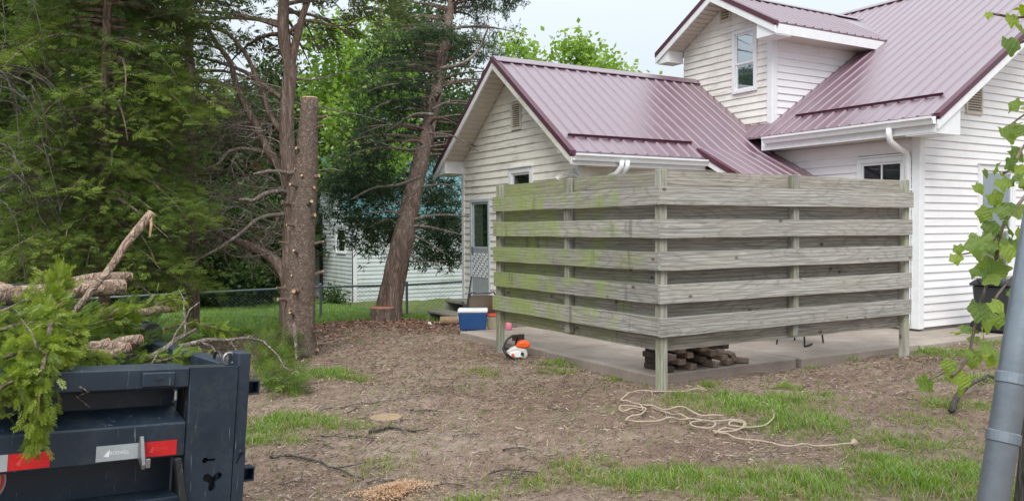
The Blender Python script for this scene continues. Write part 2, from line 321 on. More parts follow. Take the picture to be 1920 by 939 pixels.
MT['orange'] = plain('orange_plastic', (.75, .1, .015), .4, .08); MT['sawgrey'] = plain('light_grey_plastic', (.55, .54, .52), .45, .15, 20); MT['pink'] = plain('pink_plastic', (.65, .2, .27), .5, .1)
MT['bin'] = plain('bin_plastic', (.028, .034, .038), .5, .2); MT['card'] = plain('tan_cardboard', (.3, .21, .13), .85, .2, 12); MT['green_glass'] = plain('bottle_green', (.04, .14, .13), .15, .1)
MT['stepw'] = wood('step_timber', 1, .3); MT['lamp'] = plain('lamp_white', (.66, .66, .62), .4, .08); MT['lens'] = plain('lamp_lens', (.4, .41, .42), .15, .1); MT['whitep'] = plain('white_litter', (.75, .75, .74), .6, .08)

# ---------------------------------------------------------------- ground
PATCH = []   # grass patches: centre, half-widths (lateral, depth), strength
for px, py, rl, rd, s in ((1420, 768, .6, .55, 1), (1500, 800, .4, .4, .9), (1320, 760, .35, .3, .7), (1760, 905, .45, .55, 1), (1690, 900, .4, .4, .7), (1250, 905, .4, .3, .8), (1500, 915, .55, .3, .7), (1390, 930, .5, .25, .6),
        (1700, 664, .6, .3, .9), (1630, 668, .35, .25, .6), (1790, 668, .5, .3, .7), (1840, 720, .45, .35, .8), (1790, 765, .35, .3, .6), (1700, 840, .45, .3, .5), (1740, 800, .3, .25, .4), (1090, 684, .45, .22, .75), (1040, 700, .25, .15, .5),
        (600, 700, .35, .25, .8), (650, 708, .25, .2, .5), (540, 800, .4, .3, .65), (640, 800, .35, .25, .5), (500, 830, .35, .2, .5), (1100, 880, .3, .25, .5), (1150, 900, .3, .2, .4), (1515, 690, .12, .1, .7), (1590, 681, .16, .12, .8),
        (1150, 712, .1, .1, .6), (1330, 725, .12, .1, .7), (1560, 748, .12, .1, .5), (1880, 650, .5, .2, .8), (700, 880, .2, .2, .35), (900, 700, .3, .2, .3), (1000, 905, .3, .2, .3), (1820, 845, .3, .25, .5), (1470, 735, .2, .12, .9), (880, 935, .2, .1, .5)):
    p = G(px, py); PATCH.append((*ldof(p.x, p.y), rl, rd, s))
def lawn_mask(l, d):                    # the mown lawn behind the trees
    edge = 12.2 + 2.4 * sstep(-5.2, -3.2, l) + .55 * sstep(-3.2, -.5, l) - 1.6 * sstep(-6, -9, l)
    return sstep(-.25, .35, d - edge + .5 * (vnoise(l, d, 1.3) - .5))
def grass_mask(x, y):
    l, d = ldof(np.asarray(x, float), np.asarray(y, float)); m = np.zeros_like(l)
    for pl, pd, rl, rd, s in PATCH: m = np.maximum(m, s * np.exp(-(((l - pl) / rl) ** 2 + ((d - pd) / rd) ** 2) ** 1.5))
    m = m * np.clip(.15 + 1.5 * vnoise(x, y, 3.3) * (.4 + vnoise(x + 3, y, 8.0)), 0, 1.3)
    return np.clip(np.maximum(m, lawn_mask(l, d)), 0, 1)
def axis_pts(lo, hi, step, far):
    a = list(np.arange(lo, hi, step)); s = step; v = a[-1]; up = []
    while v < far: s *= 1.25; v += s; up.append(v)
    s = step; v = lo; dn = []
    while v > -far: s *= 1.25; v -= s; dn.append(v)
    return np.array(dn[::-1] + a + up)
gx = axis_pts(-5, 14, .07, 260); gy = axis_pts(.5, 20, .07, 260)
GX, GY = np.meshgrid(gx, gy, indexing='ij'); GZ = gz(GX, GY)
nx, ny = GX.shape; idx = np.arange(nx * ny).reshape(nx, ny)
Fg = np.stack([idx[:-1, :-1], idx[1:, :-1], idx[1:, 1:], idx[:-1, 1:]], -1).reshape(-1, 4)
gm = np_mesh('ground', np.stack([GX, GY, GZ], -1).reshape(-1, 3), Fg, np.clip(grass_mask(GX, GY) * .85, 0, 1).ravel())
gm.polygons.foreach_set('use_smooth', [True] * len(gm.polygons))
tag(obj('ground', gm, MT['ground']), kind='structure')

pt = obj('patio', MB().box(5.86, 15.5, 6.86, 11.2, -.25, .06).mesh('patio'), MT['patio']); tag(pt, kind='structure')
for x0, x1, y0, y1, dz in ((5.8, 8.0, 6.78, 8.9, 0), (5.8, 8.0, 8.92, 11.3, .006), (8.02, 10.3, 6.72, 8.9, .004), (8.02, 11.6, 8.92, 10.48, 0), (10.32, 12.6, 6.7, 8.9, -.004), (12.62, 15.6, 6.68, 8.9, 0)):
    obj('slab', MB().box(x0, x1, y0, y1, -.2, .09 + dz).mesh('slab', .012), MT['patio'], pt)

# ---------------------------------------------------------------- house
HB = Vector((11.64, 10.5, 0))
house = thing('house', 'white vinyl-sided house with burgundy metal roof, dormer and low gabled wing', 'house', HB)
class Plane:                            # a wall plane: origin, run direction, outward normal
    def __init__(s, o, u, n): s.o = o; s.u = u; s.n = n
    def p(s, u, z, off=0): return Vector((s.o[0] + s.u[0] * u + s.n[0] * off, s.o[1] + s.u[1] * u + s.n[1] * off, z))
    def box(s, mb, u0, u1, z0, z1, o0, o1):
        mb.hexa([s.p(u0, z0, o0), s.p(u1, z0, o0), s.p(u1, z0, o1), s.p(u0, z0, o1), s.p(u0, z1, o0), s.p(u1, z1, o0), s.p(u1, z1, o1), s.p(u0, z1, o1)]); return mb
def clip(poly, i, v, keep_ge):          # one half-plane of a 2D polygon
    out = []
    for k in range(len(poly)):
        a, b = poly[k], poly[(k + 1) % len(poly)]; ia = (a[i] >= v) == keep_ge; ib = (b[i] >= v) == keep_ge
        if ia: out.append(a)
        if ia != ib: t = (v - a[i]) / (b[i] - a[i]); out.append((a[0] + (b[0] - a[0]) * t, a[1] + (b[1] - a[1]) * t))
    return out
def siding_wall(parent, name, pl, poly, holes, expo, mat, pieces=True):
    m = MB(); m.prism([pl.p(u, z, -.09) for u, z in poly], Vector((pl.n[0], pl.n[1], 0)) * .055)
    wl = part(parent, name, m, mat, world=True)
    z0 = min(z for u, z in poly); z1 = max(z for u, z in poly); allm = MB(); z = z0
    while z < z1 - .01:
        za, zb = z, min(z + expo, z1); z += expo; strip = clip(clip(poly, 1, za, True), 1, zb, False)
        if len(strip) < 3: continue
        segs = [strip]
        for h0, h1, hz0, hz1 in holes:
            if hz0 < (za + zb) / 2 < hz1:
                ns = []
                for q in segs:
                    for r in (clip(q, 0, h0, False), clip(q, 0, h1, True)):
                        if len(r) >= 3: ns.append(r)
                segs = ns
        jit = (random.random() - .5) * .004
        for q in segs:
            mb = MB() if pieces else allm
            off = lambda zz: .004 + (.02 + jit) * (1 - (zz - za) / max(zb - za, 1e-6))
            mb.quad(*[pl.p(u, zz, off(zz)) for u, zz in q])
            for k in range(len(q)):
                a, b = q[k], q[(k + 1) % len(q)]
                if abs(a[1] - za) < 1e-6 and abs(b[1] - za) < 1e-6: mb.quad(pl.p(*a, off(za)), pl.p(*a, -.03), pl.p(*b, -.03), pl.p(*b, off(za)))
            if pieces: part(wl, 'siding_course', mb, mat, world=True)
    if not pieces: part(wl, 'siding', allm, mat, world=True)['kind'] = 'stuff'
    return wl
def window(parent, pl, u0, u1, z0, z1, tw=.07, rail=.5, shade=None, muntin=False, name='window', hood=True):
    m = MB(); t = tw
    pl.box(m, u0, u0 + t, z0, z1, -.03, .05); pl.box(m, u1 - t, u1, z0, z1, -.03, .05); pl.box(m, u0 + t, u1 - t, z0, z0 + t * .8, -.03, .062); pl.box(m, u0 + t, u1 - t, z1 - t, z1, -.03, .05)
    if hood: pl.box(m, u0 - .015, u1 + .015, z1 + .002, z1 + .03, -.03, .075)
    fr = part(parent, name, m, MT['trim'], .004, world=True)
    a, b, c, d = u0 + t + .002, u1 - t - .002, z0 + t * .8 + .002, z1 - t - .002; s = MB(); zm = c + (d - c) * rail; k = .032
    for lo, hi, o in ((c, zm, 0), (zm - .015, d, .016)):
        pl.box(s, a, a + k, lo, hi, o - .02, o + .014); pl.box(s, b - k, b, lo, hi, o - .02, o + .014); pl.box(s, a + k, b - k, lo, lo + k, o - .02, o + .013); pl.box(s, a + k, b - k, hi - k, hi, o - .02, o + .013)
    if muntin: pl.box(s, (a + b) / 2 - .012, (a + b) / 2 + .012, zm, d, .0, .026)
    part(fr, 'sash', s, MT['trim'], world=True)
    part(fr, 'pane', pl.box(MB(), a + k, b - k, zm, d - k, .010, .0135), MT['glass'], world=True); part(fr, 'pane', pl.box(MB(), a + k, b - k, c + k, zm - .02, -.006, -.0025), MT['glass'], world=True)
    part(fr, 'unlit_panel', pl.box(MB(), a, b, c, d, -.034, -.03), MT['unlit_panel'], world=True)
    if shade:
        for s0, s1, mt in shade: part(fr, 'shade', pl.box(MB(), a + k, b - k, c + (d - c) * s0, c + (d - c) * s1, -.028, -.022), MT[mt], world=True)
    return fr
def louvre(parent, pl, u0, u1, z0, z1, n):
    m = MB(); t = .04
    for q in ((u0, u0 + t, z0, z1), (u1 - t, u1, z0, z1), (u0 + t, u1 - t, z0, z0 + t), (u0 + t, u1 - t, z1 - t, z1)): pl.box(m, *q, -.03, .04)
    v = part(parent, 'vent', m, MT['soffit'], .004, world=True); part(v, 'backing', pl.box(MB(), u0 + t, u1 - t, z0 + t, z1 - t, -.03, -.012), MT['unlit_panel'], world=True)
    h = (z1 - z0 - 2 * t) / n
    for i in range(n):
        z = z0 + t + i * h; m = MB(); m.hexa([pl.p(u0 + t, z, .03), pl.p(u1 - t, z, .03), pl.p(u1 - t, z + h * .85, -.008), pl.p(u0 + t, z + h * .85, -.008), pl.p(u0 + t, z + .008, .034), pl.p(u1 - t, z + .008, .034), pl.p(u1 - t, z + h * .85 + .008, -.004), pl.p(u0 + t, z + h * .85 + .008, -.004)]); part(v, 'slat', m, MT['soffit'], world=True)
RIBS = .229
def roof_slope(parent, name, e0, e1, r1, r0, ribs=True, start=.06, mat='roof', guard=None):
    e0, e1, r1, r0 = map(Vector, (e0, e1, r1, r0)); n = (e1 - e0).cross(r0 - e0).normalized()
    n = n if n.z > 0 else -n
    rf = part(parent, name, MB().prism([e0, e1, r1, r0], -n * .03), MT[mat], world=True)
    ed = (e1 - e0).normalized(); L = (e1 - e0).length; up = r0 - e0; mesh = None; s = start
    mb = MB(); a = e0 - HB; b = r0 - HB
    prof = [(-.034, .001), (-.014, .02), (.014, .02), (.034, .001)]
    mb.v = [tuple(a + ed * x + n * z) for x, z in prof] + [tuple(b + ed * x + n * z) for x, z in prof]; mb.f = [(0, 1, 5, 4), (1, 2, 6, 5), (2, 3, 7, 6), (3, 2, 1, 0)]
    me = mb.mesh('rib'); me.materials.append(MT[mat])
    while ribs and s < L:
        obj('rib', me, None, rf, ed * s); s += RIBS
    if guard:
        g0, g1, h = guard; q = up.normalized(); A = e0 + ed * g0 + q * h + n * .021; Bq = e0 + ed * g1 + q * h + n * .021
        g = part(rf, 'snow_guard', MB().bar(A, Bq, .05, .005, n).bar(A + n * .018, Bq + n * .018, .005, .032, n), MT['roofd'], world=True)
    return rf, n
# planes
P_lg = Plane((7.47, 14.35), (0, -1), (-1, 0))     # gable of the low wing: run goes towards the fence
P_ln = Plane((7.47, 10.51), (1, 0), (0, -1))      # its near side
P_mw = Plane((11.64, 14.2), (0, -1), (-1, 0))     # main wall behind the fence
P_mg = Plane((11.64, 7.6), (1, 0), (0, -1))       # main gable
P_df = Plane((11.72, 12.79), (0, -1), (-1, 0))    # dormer front
P_ds = Plane((11.72, 10.5), (1, 0), (0, -1))      # dormer side
# low wing
lz = lambda y: 4.57 - .763 * abs(12.43 - y)
wz = lambda y: lz(y) - .07
door = (.33, 1.03, .12, 2.15)
siding_wall(house, 'gable_wall', P_lg, [(0, .3), (3.84, .3), (3.84, wz(10.51)), (1.92, wz(12.43)), (0, wz(14.35))], [(.33, 1.08, .1, 2.22), (1.79, 2.56, 1.5, 2.72), (1.87, 2.19, 3.36, 3.84)], .127, MT['cream'])
siding_wall(house, 'side_wall', P_ln, [(0, .12), (4.17, .12), (4.17, 2.62), (0, 2.62)], [(1.9, 2.6, 1.2, 2.45)], .127, MT['cream'])
part(house, 'foundation', MB().box(7.49, 11.6, 10.53, 14.33, -.5, .305), MT['foundation'], world=True)
part(house, 'rear_wall', MB().box(7.52, 11.6, 14.22, 14.33, .3, 2.9), MT['cream'], world=True)
for u0, u1, zt in ((-.03, .065, 2.9), (3.775, 3.87, 2.75)): part(house, 'corner_trim', P_lg.box(MB(), u0, u1, .28, zt, -.05, .032), MT['trim'], .003, world=True)
window(house, P_lg, 1.79, 2.56, 1.5, 2.7, .085, .5)
window(house, P_ln, 1.9, 2.6, 1.2, 2.43, .06, .5)
louvre(house, P_lg, 1.87, 2.19, 3.36, 3.84, 11)
# door with storm door on the wing's gable
mb = MB(); u0, u1, z0, z1 = .33, 1.08, .16, 2.22
P_lg.box(mb, u0, u0 + .05, z0, z1, -.03, .045); P_lg.box(mb, u1 - .05, u1, z0, z1, -.03, .045); P_lg.box(mb, u0 + .05, u1 - .05, z1 - .06, z1, -.03, .045)
dr = part(house, 'door', mb, MT['doorw'], .004, world=True)
part(dr, 'door_leaf', P_lg.box(MB(), u0 + .052, u1 - .052, z0, 1.3, -.03, .018), MT['doorg'], world=True)
mb = MB(); P_lg.box(mb, u0 + .052, u0 + .1, 1.302, z1 - .062, -.03, .02); P_lg.box(mb, u1 - .1, u1 - .052, 1.302, z1 - .062, -.03, .02); P_lg.box(mb, u0 + .1, u1 - .1, z1 - .1, z1 - .062, -.03, .019); P_lg.box(mb, u0 + .1, u1 - .1, 1.302, 1.33, -.03, .019); part(dr, 'sash', mb, MT['doorw'], world=True)
part(dr, 'pane', P_lg.box(MB(), u0 + .1, u1 - .1, 1.33, z1 - .1, .006, .009), MT['glass'], world=True); part(dr, 'unlit_panel', P_lg.box(MB(), u0 + .1, u1 - .1, 1.33, z1 - .1, -.034, -.028), MT['unlit_panel'], world=True)
mb = MB()
for k in range(6): P_lg.box(mb, u0 + .1 + k * .05, u0 + .135 + k * .05, 1.34, z1 - .1, -.026, -.014 + .004 * (k % 2))
part(dr, 'curtain', mb, MT['curtain'], world=True)
mb = MB()                                       # openwork grille on the lower half
for i in range(11):
    for j in range(10):
        if (i * 7 + j * 5) % 3: c = P_lg.p(u0 + .085 + i * .055, .78 + j * .045, .024); mb.bar(c + Vector((0, -.018, -.016)), c + Vector((0, .018, .016)), .012, .012, (1, 0, 0)); mb.bar(c + Vector((0, .016, -.018)), c + Vector((0, -.006, .02)), .01, .01, (1, 0, 0))
part(dr, 'grille', mb, MT['trim'], world=True)
part(dr, 'handle', MB().bar(P_lg.p(u0 + .08, 1.2, .04), P_lg.p(u0 + .08, 1.33, .04), .02, .02, (1, 0, 0)), MT['steel'], world=True)
# roofs of the low wing
XO, XE = 7.06, 9.75
roof_slope(house, 'roof', (XO, 10.11, lz(10.11)), (XE, 10.11, lz(10.11)), (XE, 12.43, 4.57), (XO, 12.43, 4.57), guard=(.15, 2.66, .42))
yk = 10.35; zk = lz(yk)
roof_slope(house, 'roof', (XE, yk, zk), (11.7, yk, zk), (11.7, 12.43, 4.57), (XE, 12.43, 4.57), start=.06 + RIBS * 12 - (XE - XO))
roof_slope(house, 'porch_roof', (XE, 8.7, zk - .52 * (yk - 8.7)), (11.62, 8.7, zk - .52 * (yk - 8.7)), (11.62, yk, zk), (XE, yk, zk), start=.06 + RIBS * 12 - (XE - XO))
roof_slope(house, 'roof', (XO, 14.75, lz(14.75)), (11.7, 14.75, lz(14.75)), (11.7, 12.43, 4.57), (XO, 12.43, 4.57), ribs=False)
def rcap(parent, a, b, slope, w=.13):            # ridge cap along X or Y: two angled flats
    a, b = Vector(a), Vector(b); d = (b - a).normalized(); s = Vector((-d.y, d.x, 0)); m = MB()
    for sg in (1, -1):
        q = s * sg * w + Vector((0, 0, -slope * w)); m.prism([a, b, b + q, a + q], (0, 0, .012))
    return part(parent, 'ridge_cap', m, MT['roof'], world=True)
rcap(house, (XO - .01, 12.43, 4.605), (11.7, 12.43, 4.605), .763)
def rake(parent, x, ya, za, yb, zb, axis='x', w=.15, depth=.03, mat='trim', edge=.045):
    # sloping fascia in a plane of constant x (or y): white board with a burgundy edge trim above it
    P = (lambda t, z, o: Vector((x + o, t, z))) if axis == 'x' else (lambda t, z, o: Vector((t, x + o, z)))
    f = part(parent, 'fascia', MB().hexa([P(ya, za - w - .03, -depth), P(yb, zb - w - .03, -depth), P(yb, zb - w - .03, 0), P(ya, za - w - .03, 0), P(ya, za - .03, -depth), P(yb, zb - .03, -depth), P(yb, zb - .03, 0), P(ya, za - .03, 0)]), MT[mat], world=True)
    o0 = -depth - .012
    part(f, 'edge_trim', MB().hexa([P(ya, za - edge - .02, o0), P(yb, zb - edge - .02, o0), P(yb, zb - edge - .02, .06), P(ya, za - edge - .02, .06), P(ya, za + .026, o0), P(yb, zb + .026, o0), P(yb, zb + .026, .06), P(ya, za + .026, .06)]), MT['roofd'], world=True)
rake(house, XO, 12.43, 4.57, 10.09, lz(10.09), mat='trimd'); rake(house, XO, 12.43, 4.57, 14.77, lz(14.77))
rake(house, XE + .0, yk - .05, zk - .03, 8.7, zk - .52 * (yk - 8.7), w=.13)
def soffit_panels(parent, x0, x1, ya, za, yb, zb, axis='x', step=.115):
    P = (lambda t, z, o: Vector((o, t, z))) if axis == 'x' else (lambda t, z, o: Vector((t, o, z)))
    A = Vector((0, ya, za)); B = Vector((0, yb, zb)); L = (B - A).length; n = max(1, int(L / step)); k = None
    root = MB().hexa([P(ya, za + .004, x0), P(yb, zb + .004, x0), P(yb, zb + .004, x1), P(ya, za + .004, x1), P(ya, za + .02, x0), P(yb, zb + .02, x0), P(yb, zb + .02, x1), P(ya, za + .02, x1)])
    so_ = part(parent, 'soffit', root, MT['soffit'], world=True)
    for i in range(n):
        a = A.lerp(B, (i + .06) / n); b = A.lerp(B, (i + .94) / n); t = .024
        part(so_, 'soffit_panel', MB().hexa([P(a.y, a.z - t, x0), P(b.y, b.z - t * .3, x0), P(b.y, b.z - t * .3, x1), P(a.y, a.z - t, x1), P(a.y, a.z + .003, x0), P(b.y, b.z + .003, x0), P(b.y, b.z + .003, x1), P(a.y, a.z + .003, x1)]), MT['soffit'], world=True)
soffit_panels(house, XO + .004, 7.44, 12.43, 4.57 - .15, 14.7, lz(14.7) - .15); soffit_panels(house, XO + .004, 7.44, 12.43, 4.57 - .15, 10.15, lz(10.15) - .15)
# boxed returns at the feet of the gable
mb = MB(); zt = lz(14.35) - .16; mb.prism([(XO + .002, 14.33, zt + .17), (XO + .002, 14.76, lz(14.76) - .05), (XO + .002, 14.76, zt - .26), (XO + .002, 14.33, zt - .22)], (.44, 0, 0)); part(house, 'eave_return', mb, MT['trim'], world=True)
mb = MB(); mb.prism([(XO + .002, 10.5, zt + .12), (XO + .002, 10.12, lz(10.12) - .06), (XO + .002, 10.12, zt - .18), (XO + .002, 10.5, zt - .14)], (.44, 0, 0)); part(house, 'eave_return', mb, MT['trimd'], world=True)
def gutter(parent, a, b, n, h=.1, d=.11):       # K-style trough: section pushed from a to b; n points outwards
    a, b, n = Vector(a), Vector(b), Vector(n); Z = Vector((0, 0, 1))
    prof = [(0, 0), (0, -h), (d * .55, -h), (d * .72, -h * .5), (d, -h * .28), (d, 0), (d - .012, 0), (d - .012, -h * .24), (d * .64, -h * .46), (d * .5, -h + .012), (.012, -h + .012), (.012, 0)]
    return part(parent, 'gutter', MB().prism([a + n * x + Z * z for x, z in prof], b - a), MT['trim'], world=True)
gutter(house, (XO + .02, 10.12, lz(10.11) - .035), (XE, 10.12, lz(10.11) - .035), (0, -1, 0))
part(house, 'soffit', MB().box(7.5, 11.6, 10.14, 10.5, 2.6, 2.62), MT['soffit'], world=True)
part(house, 'fascia', MB().box(XO + .03, XE - .01, 10.122, 10.14, 2.6, 2.76), MT['trim'], world=True)
# downspout elbow hanging under the low wing's gutter, flood lamps beside it
part(house, 'downspout_elbow', MB().tube([(7.95, 10.06, 2.69), (7.95, 10.06, 2.6), (7.93, 10.16, 2.5), (7.85, 10.3, 2.44), (7.75, 10.47, 2.38)], .042, 12).tube([(8.06, 10.06, 2.69), (8.06, 10.06, 2.6), (8.04, 10.16, 2.5), (7.96, 10.3, 2.44), (7.86, 10.47, 2.38)], .042, 12), MT['trim'], smooth=True, world=True)
fl = part(house, 'floodlight', MB().box(7.4, 7.45, 10.56, 10.68, 2.46, 2.58).bar((7.42, 10.6, 2.5), (7.34, 10.5, 2.46), .03, .03).bar((7.42, 10.64, 2.5), (7.36, 10.78, 2.46), .03, .03), MT['lamp'], world=True)
for c, dv in (((7.33, 10.84, 2.44), (-.5, .4, -.45)), ((7.32, 10.42, 2.44), (-.55, -.5, -.4))):
    c = Vector(c); dv = Vector(dv).normalized(); lp = part(fl, 'lamp_head', MB().tube([c - dv * .11, c - dv * .06, c - dv * .01, c + dv * .035, c + dv * .04], [.025, .035, .062, .068, .066], 16), MT['lamp'], smooth=True, world=True); part(lp, 'lens', MB().tube([c + dv * .041, c + dv * .046], [.056, .05], 16), MT['lens'], world=True)
# main house
mz = lambda x: 3.25 + .63 * (min(x, 33 - x) - 11.24)
XR = 16.5
siding_wall(house, 'main_wall', P_mw, [(2.2, .12), (6.6, .12), (6.6, 3.0), (2.2, 3.0)], [(5.55, 6.42, 1.0, 2.76)], .127, MT['white'])
mg = lambda u: mz(11.64 + u) - .1
siding_wall(house, 'main_gable_wall', P_mg, [(0, .14), (9.72, .14), (9.72, mg(9.72)), (4.86, mg(4.86)), (0, mg(0))], [(1.5, 2.56, .84, 2.66), (1.15, 1.6, 3.42, 3.9)], .118, MT['white'])
part(house, 'foundation', MB().box(11.66, 21.3, 7.62, 14.1, -.6, .135), MT['foundation'], world=True)
part(house, 'rear_wall', MB().box(11.7, 21.3, 14.05, 14.15, .1, 3.3).box(21.2, 21.34, 7.7, 14.05, .1, 3.2).prism([(11.7, 14.05, 3.3), (21.3, 14.05, 3.3), (16.5, 14.05, 6.35)], (0, .1, 0)), MT['white'], world=True)
mb = MB(); P_mg.box(mb, -.032, .09, .12, 3.2, -.05, .034); P_mw.box(mb, 6.5, 6.63, .12, 3.05, -.05, .034); part(house, 'corner_trim', mb, MT['trim'], .003, world=True)
window(house, P_mw, 5.55, 6.42, 1.0, 2.74, .08, .5, muntin=True)
window(house, P_mg, 1.5, 2.56, .84, 2.64, .09, .42, [(0, .98, 'screen')])
louvre(house, P_mg, 1.15, 1.6, 3.42, 3.9, 10)
YO = 7.06
roof_slope(house, 'main_roof', (11.24, 14.3, mz(11.24)), (11.24, YO, mz(11.24)), (XR, YO, mz(XR)), (XR, 14.3, mz(XR)), guard=(4.3, 7.0, .62))
roof_slope(house, 'main_roof', (33 - 11.24, 14.3, mz(11.24)), (33 - 11.24, YO, mz(11.24)), (XR, YO, mz(XR)), (XR, 14.3, mz(XR)), ribs=False)
rcap(house, (XR, YO - .01, mz(XR) + .035), (XR, 14.3, mz(XR) + .035), .63)
rake(house, YO, 11.22, mz(11.22), XR, mz(XR), 'y', .17); rake(house, YO, 33 - 11.22, mz(11.22), XR, mz(XR), 'y', .17)
soffit_panels(house, YO + .004, 7.56, 11.8, mz(11.8) - .17, XR, mz(XR) - .17, 'y', .16)
gutter(house, (11.23, 10.2, mz(11.24) - .03), (11.23, YO + .02, mz(11.24) - .03), (-1, 0, 0), .11, .12)
part(house, 'fascia', MB().box(11.232, 11.252, YO + .03, 10.3, 3.0, 3.2), MT['trim'], world=True); part(house, 'soffit', MB().box(11.25, 11.6, YO + .03, 10.3, 3.0, 3.018), MT['soffit'], world=True)
mb = MB(); mb.prism([(11.24, YO - .002, 2.98), (11.78, YO - .002, 2.98), (11.78, YO - .002, mz(11.78) - .12), (11.24, YO - .002, mz(11.24) - .06)], (0, .5, 0)); part(house, 'eave_return', mb, MT['trim'], world=True)
ds = part(house, 'downspout', MB().tube([(11.17, 7.78, 3.12), (11.17, 7.78, 3.02), (11.2, 7.78, 2.93), (11.36, 7.76, 2.84), (11.52, 7.74, 2.78), (11.57, 7.74, 2.68), (11.57, 7.74, .3), (11.55, 7.73, .2), (11.4, 7.68, .15)], .045, 12), MT['trim'], smooth=True, world=True)
for z in (.9, 2.2): part(ds, 'strap', MB().box(11.515, 11.63, 7.685, 7.795, z, z + .03), MT['trim'], world=True)
# dormer
dz_ = lambda y: 6.09 - .57 * abs(11.6 - y)
siding_wall(house, 'dormer_front_wall', P_df, [(0, 3.45), (2.29, 3.45), (2.29, dz_(10.5) - .1), (1.19, dz_(11.6) - .1), (0, dz_(12.79) - .1)], [(1.35, 1.96, 4.17, 5.37), (1.02, 1.3, 5.58, 5.86)], .127, MT['dorm'])
siding_wall(house, 'dormer_side_wall', P_ds, [(0, 3.45), (2.75, 5.24), (0, 5.24)], [], .127, MT['white'])
part(house, 'dormer_rear_wall', MB().prism([(11.76, 12.7, 3.5), (14.4, 12.7, 5.2), (11.76, 12.7, 5.2)], (0, .08, 0)), MT['white'], world=True)
mb = MB(); P_df.box(mb, 2.2, 2.32, 3.45, 5.3, -.05, .034); P_ds.box(mb, -.03, .1, 3.5, 5.24, -.05, .033); part(house, 'corner_trim', mb, MT['trim'], .003, world=True)
window(house, P_df, 1.35, 1.96, 4.17, 5.35, .075, .47, [(.25, 1, 'blind'), (0, .25, 'screen')])
louvre(house, P_df, 1.02, 1.3, 5.58, 5.86, 4)
XD = 11.3
roof_slope(house, 'dormer_roof', (XD, 10.06, dz_(10.06)), (14.75, 10.06, dz_(10.06)), (15.6, 11.6, 6.09), (XD, 11.6, 6.09))
roof_slope(house, 'dormer_roof', (XD, 13.14, dz_(13.14)), (14.75, 13.14, dz_(13.14)), (15.6, 11.6, 6.09), (XD, 11.6, 6.09), ribs=False)
rcap(house, (XD - .01, 11.6, 6.125), (15.6, 11.6, 6.125), .57)
rake(house, XD, 11.6, 6.09, 10.04, dz_(10.04), w=.16); rake(house, XD, 11.6, 6.09, 13.16, dz_(13.16), w=.16)
soffit_panels(house, XD + .004, 11.69, 11.6, 6.09 - .16, 13.1, dz_(13.1) - .16); soffit_panels(house, XD + .004, 11.69, 11.6, 6.09 - .16, 10.1, dz_(10.1) - .16)
part(house, 'fascia', MB().box(XD + .02, 14.35, 10.062, 10.085, dz_(10.06) - .2, dz_(10.06) - .032), MT['trim'], world=True); part(house, 'soffit', MB().box(XD + .03, 14.2, 10.087, 10.49, dz_(10.06) - .19, dz_(10.06) - .17), MT['soffit'], world=True)
for y0, y1 in ((10.07, 10.48), (12.82, 13.13)):
    yo = y0 if y0 < 11 else y1; yi = y1 if y0 < 11 else y0; zb = dz_(10.06) - .22
    part(house, 'eave_return', MB().prism([(XD + .002, yo, zb), (XD + .002, yi, zb), (XD + .002, yi, dz_(yi) - .15), (XD + .002, yo, dz_(yo) - .06)], (.41, 0, 0)), MT['trim'], world=True)
part(house, 'flashing', MB().prism([(11.66, 10.5, 3.42), (11.66, 11.4, 3.42), (11.66, 11.4, 3.5), (11.66, 10.5, 3.5)], (.03, 0, 0)), MT['roofd'], world=True)

# ---------------------------------------------------------------- privacy fence
FB = Vector((5.57, 6.41, 0)); fence = thing('privacy_fence', 'weathered grey board-on-board privacy screen around the patio corner', 'fence', FB)
def board(L, name, seed):
    rnd = random.Random(seed); h = .187; t = .036; n = 10; mb = MB()
    for i in range(n + 1):
        x = L * i / n; a = rnd.uniform(-.004, .004); b = rnd.uniform(-.004, .004); c = rnd.uniform(-.003, .003)
        mb.v += [(x, -t / 2 + c, a), (x, t / 2 + c, a), (x, t / 2 + c, h + b), (x, -t / 2 + c, h + b)]
    for i in range(n):
        for j in range(4): a = i * 4 + j; b = i * 4 + (j + 1) % 4; mb.f.append((a, a + 4, b + 4, b))
    mb.f += [(0, 1, 2, 3), (n * 4 + 3, n * 4 + 2, n * 4 + 1, n * 4)]; return mb.mesh(name)
def put_board(L, x, y, z, turned, mat, seed):
    o = obj('board', board(L, 'board', seed), mat, fence, (x, y, z)); rnd = random.Random(seed + 99)
    o.rotation_euler = (rnd.uniform(-.012, .012), rnd.uniform(-.0025, .0025), R(90) if turned else 0)
for k in range(5):
    z = 2.073 - .187 - .3285 * k
    put_board(4.08 + random.uniform(-.02, .02), -.085, -.064, z, False, MT['woodf'], k); put_board(3.34 + random.uniform(-.02, .02), -.064, -.043, z, True, MT['woodg'], 20 + k)
for k in range(6):
    z = 1.815 + .3285 - .0935 - .3285 * k + (.006 if k == 0 else 0)
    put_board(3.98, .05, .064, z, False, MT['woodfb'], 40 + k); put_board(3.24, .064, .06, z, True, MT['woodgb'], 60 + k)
for x, y, b, wd in ((0, 0, -.3, .09), (0, 3.25, -.3, .09), (3.96, 0, -.3, .09), (0, 1.62, .44, .085), (1.93, 0, .44, .085)):
    obj('post', MB().box(-wd / 2, wd / 2, -.044, .044, b, 2.242).mesh('post', .005), MT['post'], fence, (x, y, 0)).rotation_euler = (random.uniform(-.006, .006), random.uniform(-.006, .006), 0)

